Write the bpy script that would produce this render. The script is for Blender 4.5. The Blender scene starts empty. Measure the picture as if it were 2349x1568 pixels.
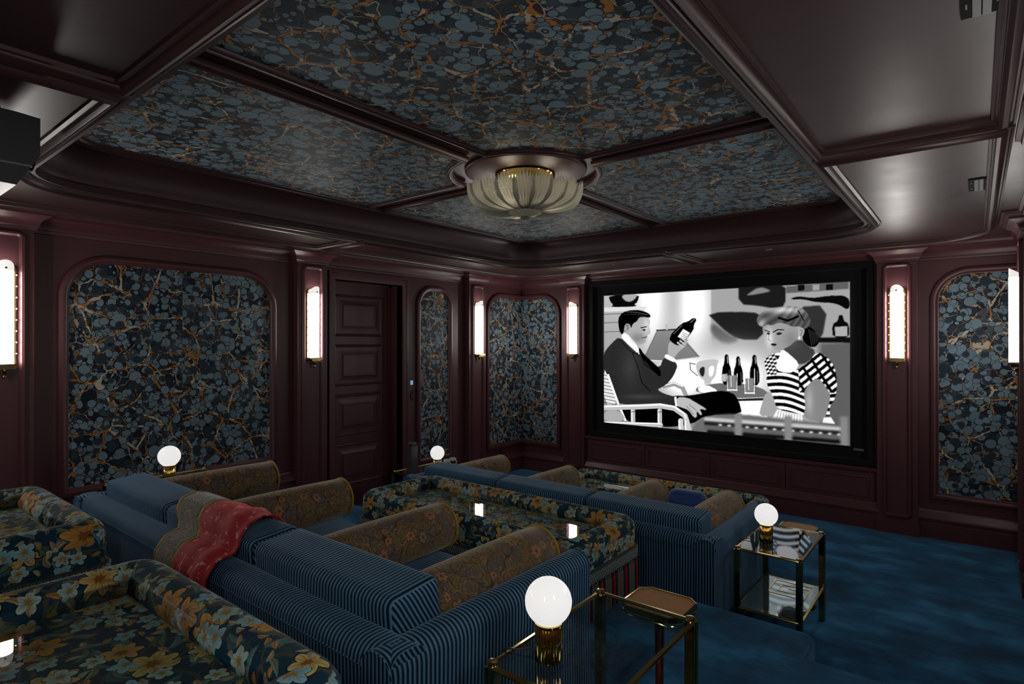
import bpy, bmesh, math, random
import numpy as np
from mathutils import Vector, Matrix, Euler
random.seed(7)
PI = math.pi
S = bpy.context.scene
C = S.collection

# ------------------------------------------------------------------ camera, world, exposure
cam_d = bpy.data.cameras.new('camera')
cam = bpy.data.objects.new('camera', cam_d)
C.objects.link(cam)
cam.location = (4.5853, -5.9315, 1.6)
cam.rotation_euler = (math.radians(90.152), 0, math.radians(38.63))
cam_d.sensor_width = 36.0
cam_d.lens = 36.0 * 1332.0 / 2349.0
cam_d.clip_start = 0.03
S.camera = cam
S.view_settings.view_transform = 'Standard'
S.view_settings.look = 'None'
S.view_settings.exposure = 0.0
S.view_settings.gamma = 1.0
S.view_settings.use_curve_mapping = False
try:
    S.cycles.use_denoising = True
    S.cycles.max_bounces = 8
    S.cycles.diffuse_bounces = 4
    S.cycles.glossy_bounces = 4
    S.cycles.transparent_max_bounces = 12
    S.cycles.caustics_reflective = False
    S.cycles.caustics_refractive = False
except Exception:
    pass
w = bpy.data.worlds.new('world'); S.world = w
w.use_nodes = True
w.node_tree.nodes['Background'].inputs[0].default_value = (0.02, 0.022, 0.026, 1)
w.node_tree.nodes['Background'].inputs[1].default_value = 1.0
SCONCE_E = 25.0      # light given off by the wall tubes
GLOBE_E = 0.78
SCREEN_E = 1.55
CHAND_W = 0.7

# ------------------------------------------------------------------ key dimensions
W = 4.90; YB = -6.15; ZC = 2.43; ZT = 2.665
T1, T2 = 0.28, 0.56
TY1, TY2 = -3.0, -5.04

# ------------------------------------------------------------------ material tools
class NT:
    def __init__(s, name):
        s.m = bpy.data.materials.new(name); s.m.use_nodes = True
        s.t = s.m.node_tree; s.t.nodes.clear()
        s.out = s.t.nodes.new('ShaderNodeOutputMaterial')
    def n(s, typ, **kw):
        nd = s.t.nodes.new(typ)
        for k, v in kw.items(): setattr(nd, k, v)
        return nd
    def put(s, sock, v):
        if isinstance(v, bpy.types.NodeSocket): s.t.links.new(v, sock)
        elif v is not None:
            if isinstance(v, (tuple, list)) and len(v) == 3 and sock.type == 'RGBA': v = (*v, 1)
            sock.default_value = v
    def math(s, op, a, b=None, c=None, clamp=False):
        nd = s.n('ShaderNodeMath', operation=op, use_clamp=clamp)
        s.put(nd.inputs[0], a)
        if b is not None: s.put(nd.inputs[1], b)
        if c is not None: s.put(nd.inputs[2], c)
        return nd.outputs[0]
    def vm(s, op, a, b=None, sc=None):
        nd = s.n('ShaderNodeVectorMath', operation=op)
        s.put(nd.inputs[0], a)
        if b is not None: s.put(nd.inputs[1], b)
        if sc is not None: s.put(nd.inputs['Scale'], sc)
        return nd.outputs['Value'] if op in ('LENGTH', 'DOT_PRODUCT', 'DISTANCE') else nd.outputs[0]
    def mix(s, f, a, b):
        nd = s.n('ShaderNodeMix', data_type='RGBA')
        s.put(nd.inputs[0], f); s.put(nd.inputs[6], a); s.put(nd.inputs[7], b)
        return nd.outputs[2]
    def sep(s, v):
        nd = s.n('ShaderNodeSeparateXYZ'); s.put(nd.inputs[0], v); return nd.outputs
    def sepc(s, v):
        nd = s.n('ShaderNodeSeparateColor'); s.put(nd.inputs[0], v); return nd.outputs
    def comb(s, x, y, z=0.0):
        nd = s.n('ShaderNodeCombineXYZ')
        for i, v in enumerate((x, y, z)): s.put(nd.inputs[i], v)
        return nd.outputs[0]
    def noise(s, vec, scale, detail=2.0, rough=0.5, col=False):
        nd = s.n('ShaderNodeTexNoise')
        s.put(nd.inputs['Vector'], vec); nd.inputs['Scale'].default_value = scale
        nd.inputs['Detail'].default_value = detail; nd.inputs['Roughness'].default_value = rough
        return nd.outputs['Color'] if col else nd.outputs['Fac']
    def voro(s, vec, scale, feature='F1', rnd=1.0, dim='3D', smooth=None):
        nd = s.n('ShaderNodeTexVoronoi', feature=feature, voronoi_dimensions=dim)
        s.put(nd.inputs['Vector'], vec); nd.inputs['Scale'].default_value = scale
        nd.inputs['Randomness'].default_value = rnd
        return nd.outputs
    def lt(s, a, b, soft=None):
        if soft is None: return s.math('LESS_THAN', a, b)
        nd = s.n('ShaderNodeMapRange'); nd.interpolation_type = 'SMOOTHSTEP'
        s.put(nd.inputs['Value'], s.math('SUBTRACT', b, a))
        nd.inputs['From Min'].default_value = -soft; nd.inputs['From Max'].default_value = soft
        return nd.outputs[0]
    def ramp(s, f, stops):
        nd = s.n('ShaderNodeValToRGB'); s.put(nd.inputs[0], f)
        el = nd.color_ramp.elements
        while len(el) < len(stops): el.new(0.5)
        for e, (p, c) in zip(el, stops): e.position = p; e.color = (*c, 1)
        return nd.outputs[0]
    def obj(s): return s.n('ShaderNodeTexCoord').outputs['Object']
    def uv(s): return s.n('ShaderNodeTexCoord').outputs['UV']
    def geo(s): return s.n('ShaderNodeNewGeometry').outputs['Position']
    def bump(s, h, strength=0.3, dist=0.01):
        nd = s.n('ShaderNodeBump'); s.put(nd.inputs['Height'], h)
        nd.inputs['Strength'].default_value = strength; nd.inputs['Distance'].default_value = dist
        return nd.outputs[0]
    def pbr(s, col, rough=0.5, metal=0.0, normal=None, **kw):
        nd = s.n('ShaderNodeBsdfPrincipled')
        s.put(nd.inputs['Base Color'], col); s.put(nd.inputs['Roughness'], rough)
        s.put(nd.inputs['Metallic'], metal)
        if normal is not None: s.put(nd.inputs['Normal'], normal)
        for k, v in kw.items(): s.put(nd.inputs[k], v)
        s.t.links.new(nd.outputs[0], s.out.inputs[0])
        return nd

def simple(name, col, rough=0.5, metal=0.0, var=0.0, scale=8.0, **kw):
    t = NT(name)
    c = col
    if var:
        f = t.noise(t.obj(), scale, 3)
        c = t.mix(f, tuple(x * (1 - var) for x in col), tuple(min(1, x * (1 + var)) for x in col))
    t.pbr(c, rough, metal, **kw)
    return t.m

def m_paint(name='burgundy_lacquer', col=(0.096, 0.032, 0.038), rough=0.37, spec=0.42):
    t = NT(name); p = t.obj()
    f = t.noise(p, 2.2, 3)
    c = t.mix(f, tuple(x * 0.88 for x in col), tuple(x * 1.1 for x in col))
    r = t.math('MULTIPLY_ADD', t.noise(p, 5.0, 3), 0.12, rough - 0.06)
    b = t.bump(t.noise(p, 90.0, 2), 0.04, 0.002)
    t.pbr(c, r, 0, b, **{'Specular IOR Level': spec})
    return t.m

def m_marble(name, seed=(0, 0, 0)):
    t = NT(name)
    p0 = t.vm('ADD', t.obj(), seed)
    wn = t.vm('SUBTRACT', t.noise(p0, 6.0, 1, col=True), (0.5, 0.5, 0.5))
    p = t.vm('ADD', p0, t.vm('SCALE', wn, sc=0.045))
    wn2 = t.vm('SUBTRACT', t.noise(p0, 26.0, 3, 0.6, col=True), (0.5, 0.5, 0.5))
    pv = t.vm('ADD', p, t.vm('SCALE', wn2, sc=0.035))
    base = t.mix(t.lt(t.noise(p, 9.0, 2), 0.50, 0.02), (0.006, 0.010, 0.020), (0.012, 0.026, 0.042))
    base = t.mix(t.lt(t.noise(t.vm('ADD', p, (9, 9, 9)), 7.0, 2), 0.40, 0.02), base, (0.030, 0.010, 0.012))
    # broad dim blobs with a pale rim
    v = t.voro(p, 7.5, rnd=0.95); vc = t.sepc(v['Color'])
    R = t.math('MULTIPLY_ADD', vc[0], 0.28, 0.34)
    d = v['Distance']
    col = t.mix(vc[1], (0.010, 0.022, 0.036), (0.050, 0.085, 0.108))
    base = t.mix(t.lt(d, t.math('ADD', R, 0.014), 0.004), base, (0.085, 0.11, 0.12))
    base = t.mix(t.lt(d, R, 0.006), base, col)
    # stones at three sizes, slate blue, thin pale rim, dark surround
    for sc, r0, r1, rn, thr in ((25.0, 0.26, 0.22, 0.95, 0.30), (15.0, 0.33, 0.22, 0.85, 0.12)):
        v = t.voro(t.vm('ADD', p, (sc, 0.37, 0.11)), sc, rnd=rn); vc = t.sepc(v['Color'])
        R = t.math('MULTIPLY_ADD', vc[0], r1, r0)
        d = v['Distance']
        on = t.math('GREATER_THAN', vc[1], thr)
        k = sc / 16.5
        base = t.mix(t.math('MULTIPLY', t.lt(d, t.math('ADD', R, 0.060 * k), 0.012), t.math('MULTIPLY', on, 0.9)), base, (0.006, 0.011, 0.021))
        sc_ = t.mix(vc[2], (0.112, 0.178, 0.225), (0.190, 0.280, 0.330))
        sc_ = t.mix(t.lt(vc[2], 0.22), sc_, (0.020, 0.036, 0.052))
        base = t.mix(t.math('MULTIPLY', t.lt(d, R, 0.008), on), base, t.mix(0.35, sc_, (0.26, 0.30, 0.31)))
        base = t.mix(t.math('MULTIPLY', t.lt(d, t.math('SUBTRACT', R, 0.020 * k), 0.006), on), base, sc_)
    # ochre and cream veins along the borders between clusters
    vn = t.noise(p0, 11.0, 4, 0.7)
    for sc, wid, c1, c2, off in ((4.4, 0.025, (0.40, 0.165, 0.028), (0.52, 0.47, 0.38), 3.0), (8.2, 0.014, (0.46, 0.42, 0.35), (0.36, 0.15, 0.025), 7.0)):
        v = t.voro(t.vm('ADD', pv, (off, off, off)), sc, 'DISTANCE_TO_EDGE', 1.0)
        wd = t.math('MULTIPLY', t.math('SUBTRACT', vn, 0.31, clamp=True), wid * 5.0)
        f = t.lt(v['Distance'], wd, 0.005)
        g = t.lt(v['Distance'], t.math('ADD', wd, 0.016), 0.01)
        on = t.math('GREATER_THAN', wd, 0.002)
        base = t.mix(t.math('MULTIPLY', t.math('MULTIPLY', g, 0.8), on), base, (0.028, 0.008, 0.007))
        pick = t.math('GREATER_THAN', t.noise(t.vm('ADD', p0, (5, 1, 2)), 9.0, 2), 0.50)
        base = t.mix(t.math('MULTIPLY', f, on), base, t.mix(pick, c1, c2))
    # stones at two more sizes, over the veins, slate blue, thin pale rim, dark surround
    for sc, r0, r1, rn, thr in ((10.0, 0.26, 0.20, 0.85, 0.40), (18.0, 0.28, 0.22, 0.9, 0.45)):
        v = t.voro(t.vm('ADD', p, (sc, 0.37, 0.11)), sc, rnd=rn); vc = t.sepc(v['Color'])
        R = t.math('MULTIPLY_ADD', vc[0], r1, r0)
        d = v['Distance']
        on = t.math('GREATER_THAN', vc[1], thr)
        k = sc / 16.5
        base = t.mix(t.math('MULTIPLY', t.lt(d, t.math('ADD', R, 0.060 * k), 0.012), t.math('MULTIPLY', on, 0.9)), base, (0.006, 0.011, 0.021))
        sc_ = t.mix(vc[2], (0.112, 0.178, 0.225), (0.190, 0.280, 0.330))
        sc_ = t.mix(t.lt(vc[2], 0.22), sc_, (0.020, 0.036, 0.052))
        base = t.mix(t.math('MULTIPLY', t.lt(d, R, 0.008), on), base, t.mix(0.35, sc_, (0.26, 0.30, 0.31)))
        base = t.mix(t.math('MULTIPLY', t.lt(d, t.math('SUBTRACT', R, 0.020 * k), 0.006), on), base, sc_)
    t.pbr(base, 0.6, 0, **{'Specular IOR Level': 0.22})
    return t.m

def flower(t, base, uv, scale, R, npet, cin, cmid, ca, cb, off, thr=0.0, rim=None):
    """petalled flowers: one per Voronoi cell, each turned its own way"""
    q = t.vm('ADD', t.vm('SCALE', uv, sc=scale), (off, off * 0.7, 0))
    v = t.voro(q, 1.0, rnd=0.72, dim='2D'); vc = t.sepc(v['Color'])
    l = t.sep(t.vm('SUBTRACT', q, v['Position']))
    r = t.vm('LENGTH', t.comb(l[0], l[1]))
    a = t.math('ADD', t.math('ARCTAN2', l[1], l[0]), t.math('MULTIPLY', vc[0], 6.28))
    pc = t.math('ABSOLUTE', t.math('COSINE', t.math('MULTIPLY', a, npet / 2.0)))
    wob = t.math('MULTIPLY', t.math('SUBTRACT', t.noise(q, 5.0, 2), 0.5), 0.16)
    Rp = t.math('ADD', t.math('MULTIPLY', t.math('MULTIPLY_ADD', pc, 0.45, 0.6), R), t.math('MULTIPLY', wob, R * 1.6))
    sizev = t.math('MULTIPLY_ADD', vc[1], 0.5, 0.65)
    Rp = t.math('MULTIPLY', Rp, sizev)
    on = t.math('GREATER_THAN', vc[2], thr)
    m = t.math('MULTIPLY', t.lt(r, Rp, 0.008), on)
    k = t.math('DIVIDE', r, Rp)
    petal = t.mix(t.math('FRACT', t.math('MULTIPLY', vc[0], 7.3)), ca, cb)
    streak = t.math('MULTIPLY', t.math('SINE', t.math('MULTIPLY', a, npet * 3.0)), 0.25)
    col = t.mix(t.math('ADD', k, streak, clamp=True), cmid, petal)
    col = t.mix(t.lt(k, 0.30, 0.06), col, cin)
    if rim is not None:
        base = t.mix(t.math('MULTIPLY', t.lt(r, t.math('ADD', Rp, 0.03), 0.01), on), base, rim)
    return t.mix(m, base, col)

def leaves(t, base, uv, scale, A, B, ca, cb, vein, off, thr=0.0):
    q = t.vm('ADD', t.vm('SCALE', uv, sc=scale), (off, off * 1.3, 0))
    v = t.voro(q, 1.0, rnd=0.9, dim='2D'); vc = t.sepc(v['Color'])
    l = t.sep(t.vm('SUBTRACT', q, v['Position']))
    th = t.math('MULTIPLY', vc[0], 6.28)
    cs, sn = t.math('COSINE', th), t.math('SINE', th)
    x = t.math('ADD', t.math('MULTIPLY', l[0], cs), t.math('MULTIPLY', l[1], sn))
    y = t.math('SUBTRACT', t.math('MULTIPLY', l[1], cs), t.math('MULTIPLY', l[0], sn))
    y = t.math('ADD', y, t.math('MULTIPLY', t.math('MULTIPLY', x, x), 0.9))      # bend
    xx = t.math('DIVIDE', x, A)
    hw = t.math('MULTIPLY', t.math('SUBTRACT', 1.0, t.math('MULTIPLY', xx, xx)), B)
    ser = t.math('MULTIPLY', t.math('SINE', t.math('MULTIPLY', x, 60.0)), B * 0.12)
    m = t.math('MULTIPLY', t.lt(t.math('ABSOLUTE', y), t.math('ADD', hw, ser), 0.006), t.math('GREATER_THAN', vc[2], thr))
    col = t.mix(vc[1], ca, cb)
    col = t.mix(t.math('MULTIPLY', t.lt(t.math('ABSOLUTE', y), B * 0.12, 0.01), 0.7), col, vein)
    col = t.mix(t.math('MULTIPLY', t.math('GREATER_THAN', y, 0.0), 0.35), col, vein)
    return t.mix(m, base, col)

def m_floral():
    t = NT('dark_floral_velvet'); uv = t.uv()
    n = t.vm('SUBTRACT', t.noise(uv, 9.0, 2, col=True), (0.5, 0.5, 0.5))
    u = t.vm('ADD', uv, t.vm('SCALE', n, sc=0.035))
    base = t.mix(t.noise(uv, 5.0, 2), (0.005, 0.020, 0.038), (0.012, 0.058, 0.090))
    # scrolling stems
    for sc, off, c in ((7.0, 0.0, (0.075, 0.072, 0.055)), (11.0, 4.0, (0.03, 0.06, 0.06))):
        nn = t.noise(t.vm('ADD', u, (off, off, 0)), sc, 0.0)
        base = t.mix(t.lt(t.math('ABSOLUTE', t.math('SUBTRACT', nn, 0.5)), 0.012, 0.004), base, c)
    v = t.voro(t.vm('ADD', u, (2.2, 0.4, 0)), 5.5, rnd=0.8, dim='2D')
    ring = t.math('ABSOLUTE', t.math('SUBTRACT', v['Distance'], 0.38))
    base = t.mix(t.lt(ring, 0.028, 0.008), base, (0.06, 0.062, 0.05))
    base = leaves(t, base, u, 11.0, 0.44, 0.15, (0.045, 0.150, 0.188), (0.105, 0.128, 0.053), (0.010, 0.031, 0.037), 1.0, 0.1)
    base = leaves(t, base, u, 16.0, 0.46, 0.14, (0.232, 0.225, 0.090), (0.068, 0.210, 0.270), (0.037, 0.044, 0.025), 9.0, 0.25)
    base = flower(t, base, u, 7.0, 0.40, 7, (0.195, 0.068, 0.012), (0.240, 0.135, 0.027), (0.450, 0.405, 0.165), (0.450, 0.217, 0.045), 3.0, 0.18, (0.006, 0.012, 0.016))
    base = flower(t, base, u, 12.5, 0.40, 5, (0.255, 0.150, 0.030), (0.150, 0.225, 0.210), (0.390, 0.450, 0.360), (0.150, 0.360, 0.450), 17.0, 0.35, (0.006, 0.012, 0.016))
    base = leaves(t, base, u, 24.0, 0.38, 0.17, (0.330, 0.360, 0.285), (0.360, 0.180, 0.038), (0.090, 0.075, 0.030), 31.0, 0.45)
    b = t.bump(t.noise(uv, 260.0, 2), 0.15, 0.002)
    hs = t.n('ShaderNodeHueSaturation'); hs.inputs['Saturation'].default_value = 0.98; hs.inputs['Value'].default_value = 1.22; t.put(hs.inputs['Color'], base)
    gm = t.n('ShaderNodeGamma'); t.put(gm.inputs[0], hs.outputs[0]); gm.inputs[1].default_value = 1.12
    t.pbr(gm.outputs[0], 0.8, 0, b, **{'Sheen Weight': 0.10, 'Sheen Roughness': 0.3, 'Specular IOR Level': 0.16})
    return t.m

def m_paisley():
    t = NT('paisley_tapestry'); uv = t.vm('SCALE', t.uv(), sc=1.3)
    n = t.vm('SUBTRACT', t.noise(uv, 11.0, 3, col=True), (0.5, 0.5, 0.5))
    u = t.vm('ADD', uv, t.vm('SCALE', n, sc=0.05))
    base = t.mix(t.lt(t.noise(u, 8.0, 1), 0.5, 0.04), (0.167, 0.104, 0.026), (0.105, 0.085, 0.062))
    base = t.mix(t.math('MULTIPLY', t.lt(t.noise(u, 120.0, 3, 0.7), 0.47, 0.03), 0.65), base, (0.022, 0.018, 0.012))
    v = t.voro(u, 9.0, rnd=0.85, dim='2D')
    for r0, c in ((0.46, (0.012, 0.008, 0.006)), (0.38, (0.20, 0.12, 0.045)), (0.30, (0.14, 0.030, 0.012)), (0.21, (0.17, 0.15, 0.10))):
        ring = t.math('ABSOLUTE', t.math('SUBTRACT', v['Distance'], r0))
        base = t.mix(t.math('MULTIPLY', t.lt(ring, 0.016, 0.006), 0.8), base, c)
    nn = t.noise(t.vm('ADD', u, (8, 3, 0)), 10.0, 0.0)
    base = t.mix(t.lt(t.math('ABSOLUTE', t.math('SUBTRACT', nn, 0.5)), 0.010, 0.004), base, (0.010, 0.006, 0.005))
    base = leaves(t, base, u, 26.0, 0.42, 0.10, (0.304, 0.217, 0.102), (0.217, 0.065, 0.015), (0.030, 0.020, 0.010), 2.0, 0.3)
    base = flower(t, base, u, 11.0, 0.30, 6, (0.087, 0.020, 0.010), (0.232, 0.072, 0.010), (0.377, 0.174, 0.051), (0.232, 0.189, 0.123), 5.0, 0.45, (0.02, 0.01, 0.006))
    b = t.bump(t.noise(uv, 300.0, 2), 0.2, 0.002)
    t.pbr(base, 0.8, 0, b, **{'Sheen Weight': 0.35, 'Sheen Tint': (0.8, 0.7, 0.5, 1)})
    return t.m

def m_cord(name, axis, period=0.0155, light=(0.078, 0.225, 0.385)):
    t = NT(name); o = t.sep(t.obj())
    jit = t.math('MULTIPLY', t.noise(t.obj(), 3.0, 2), 0.010)
    xx = o[axis]
    if axis == 0:      # the wales turn on the end faces of the cushions
        nx = t.sep(t.n('ShaderNodeTexCoord').outputs['Normal'])[0]
        e = t.math('GREATER_THAN', t.math('ABSOLUTE', nx), 0.72)
        xx = t.math('ADD', t.math('MULTIPLY', o[0], t.math('SUBTRACT', 1.0, e)), t.math('MULTIPLY', t.math('ADD', o[1], t.math('MULTIPLY', o[2], 0.6)), e))
    x = t.math('ADD', xx, jit)
    s = t.math('SINE', t.math('MULTIPLY', x, 2 * PI / period))
    h = t.math('MULTIPLY_ADD', s, 0.5, 0.5)
    nap = t.noise(t.obj(), 7.0, 3)
    lc = t.mix(nap, tuple(v * 0.72 for v in light), tuple(v * 1.25 for v in light))
    f = t.n('ShaderNodeMapRange'); t.put(f.inputs[0], h); f.inputs[1].default_value = 0.28; f.inputs[2].default_value = 0.85
    c = t.mix(f.outputs[0], (0.003, 0.009, 0.020), lc)
    b = t.bump(h, 0.5, 0.003)
    t.pbr(c, 0.75, 0, b, **{'Sheen Weight': 0.30, 'Sheen Roughness': 0.3, 'Sheen Tint': (0.55, 0.75, 0.95, 1), 'Specular IOR Level': 0.25})
    return t.m

def m_carpet():
    t = NT('deep_blue_plush_carpet'); p = t.geo()
    s = t.vm('MULTIPLY', p, (2.4, 4.6, 3.0))
    n1 = t.noise(s, 1.0, 5, 0.6); n2 = t.noise(p, 4.0, 4, 0.6)
    f = t.math('ADD', t.math('MULTIPLY', n1, 0.6), t.math('MULTIPLY', n2, 0.4))
    c = t.ramp(f, [(0.38, (0.002, 0.014, 0.045)), (0.50, (0.010, 0.076, 0.170)), (0.62, (0.040, 0.225, 0.42))])
    c = t.mix(t.math('MULTIPLY', t.noise(p, 180.0, 2), 0.35), c, (0.002, 0.012, 0.028))
    b = t.bump(t.math('ADD', t.noise(p, 220.0, 2), t.math('MULTIPLY', n2, 2.0)), 0.35, 0.006)
    t.pbr(c, 0.95, 0, b, **{'Sheen Weight': 0.5, 'Sheen Roughness': 0.5, 'Sheen Tint': (0.25, 0.6, 0.95, 1), 'Specular IOR Level': 0.1})
    return t.m

def m_emit(name, col, strength, gloss=0.0):
    t = NT(name)
    n = t.noise(t.obj(), 6.0, 1)
    c = t.mix(n, tuple(x * 0.97 for x in col), col)
    nd = t.pbr((0.35, 0.35, 0.35) if gloss else (0.8, 0.8, 0.8), 0.06 if gloss else 0.5, 0)
    t.put(nd.inputs['Emission Color'], c); nd.inputs['Emission Strength'].default_value = strength
    return t.m

def m_glass(name, tint=(0.86, 0.93, 0.92), ior=1.5, rough=0.0):
    t = NT(name)
    tr = t.n('ShaderNodeBsdfTransparent'); tr.inputs[0].default_value = (*tint, 1)
    gl = t.n('ShaderNodeBsdfGlossy'); gl.inputs['Roughness'].default_value = rough
    fr = t.n('ShaderNodeFresnel'); fr.inputs[0].default_value = ior
    t.put(fr.inputs['Normal'], t.bump(t.noise(t.obj(), 1.5, 1), 0.02, 0.001))
    mx = t.n('ShaderNodeMixShader')
    bf = t.n('ShaderNodeNewGeometry').outputs['Backfacing']
    t.put(mx.inputs[0], t.math('MULTIPLY', fr.outputs[0], t.math('SUBTRACT', 1.0, bf))); t.t.links.new(tr.outputs[0], mx.inputs[1]); t.t.links.new(gl.outputs[0], mx.inputs[2])
    t.t.links.new(mx.outputs[0], t.out.inputs[0])
    return t.m

PAINT = m_paint()
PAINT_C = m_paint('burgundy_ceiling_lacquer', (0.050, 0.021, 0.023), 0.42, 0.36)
MARB = [m_marble('marbled_paper', (0, 0, 0)), m_marble('marbled_paper_second_sheet', (3.7, 1.9, 5.3))]
FLORAL = m_floral()
PAIS = m_paisley()
CORDX = m_cord('blue_corduroy_lengthwise', 0)
CORDY = m_cord('blue_corduroy_crosswise', 1)
CARPET = m_carpet()
BRASS = simple('polished_brass', (0.62, 0.46, 0.17), 0.16, 1.0, 0.12, 14)
BRASS_D = simple('aged_brass', (0.42, 0.31, 0.12), 0.30, 1.0, 0.25, 30)
GOLD = simple('gold_fluted_metal', (0.78, 0.55, 0.18), 0.12, 1.0, 0.08, 20)
LEGB = simple('dark_reflecting_brass', (0.36, 0.27, 0.12), 0.10, 1.0, 0.15, 12)
BRONZE = simple('dark_bronze', (0.030, 0.024, 0.018), 0.22, 0.9, 0.2, 12)
BLACK = simple('black_masking_velvet', (0.0012, 0.0012, 0.0014), 0.95, 0, 0.2, 20)
BLACKP = simple('black_plastic', (0.020, 0.022, 0.026), 0.42, 0, 0.2, 20)
GREYP = simple('grey_plastic', (0.16, 0.165, 0.165), 0.5, 0, 0.1, 20)
YELLOW = simple('mustard_cord_piping', (0.36, 0.235, 0.02), 0.6, 0, 0.15, 40)
NAVYW = simple('dark_navy_lining', (0.008, 0.02, 0.035), 0.8, 0, 0.2, 20)
GLASS = m_glass('clear_table_glass', (0.93, 0.97, 0.96), 1.5)
TGLASS = m_glass('tinted_table_glass', (0.84, 0.92, 0.91), 1.6, 0.03)
MAHOG = simple('red_brown_wood', (0.10, 0.022, 0.010), 0.25, 0, 0.35, 9)
WALNUT = simple('brown_leather_top', (0.34, 0.16, 0.05), 0.6, 0, 0.25, 60)
LIT = m_emit('lit_opal_tube_glass', (1.0, 0.97, 0.92), SCONCE_E)
LITCAP = m_emit('dim_opal_tube_end', (1.0, 0.97, 0.90), 0.75)
GLOBE = m_emit('lit_opal_globe', (1.0, 0.98, 0.96), GLOBE_E, 1)
TRIMW = simple('pale_metal_ring', (0.35, 0.16, 0.13), 0.4, 0.3)
BLUEV = simple('royal_blue_velvet', (0.004, 0.045, 0.20), 0.7, 0, 0.2, 8, **{'Sheen Weight': 0.3})
WHITEC = simple('white_glazed_ceramic', (0.62, 0.60, 0.58), 0.15, 0, 0.05, 20)

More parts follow.
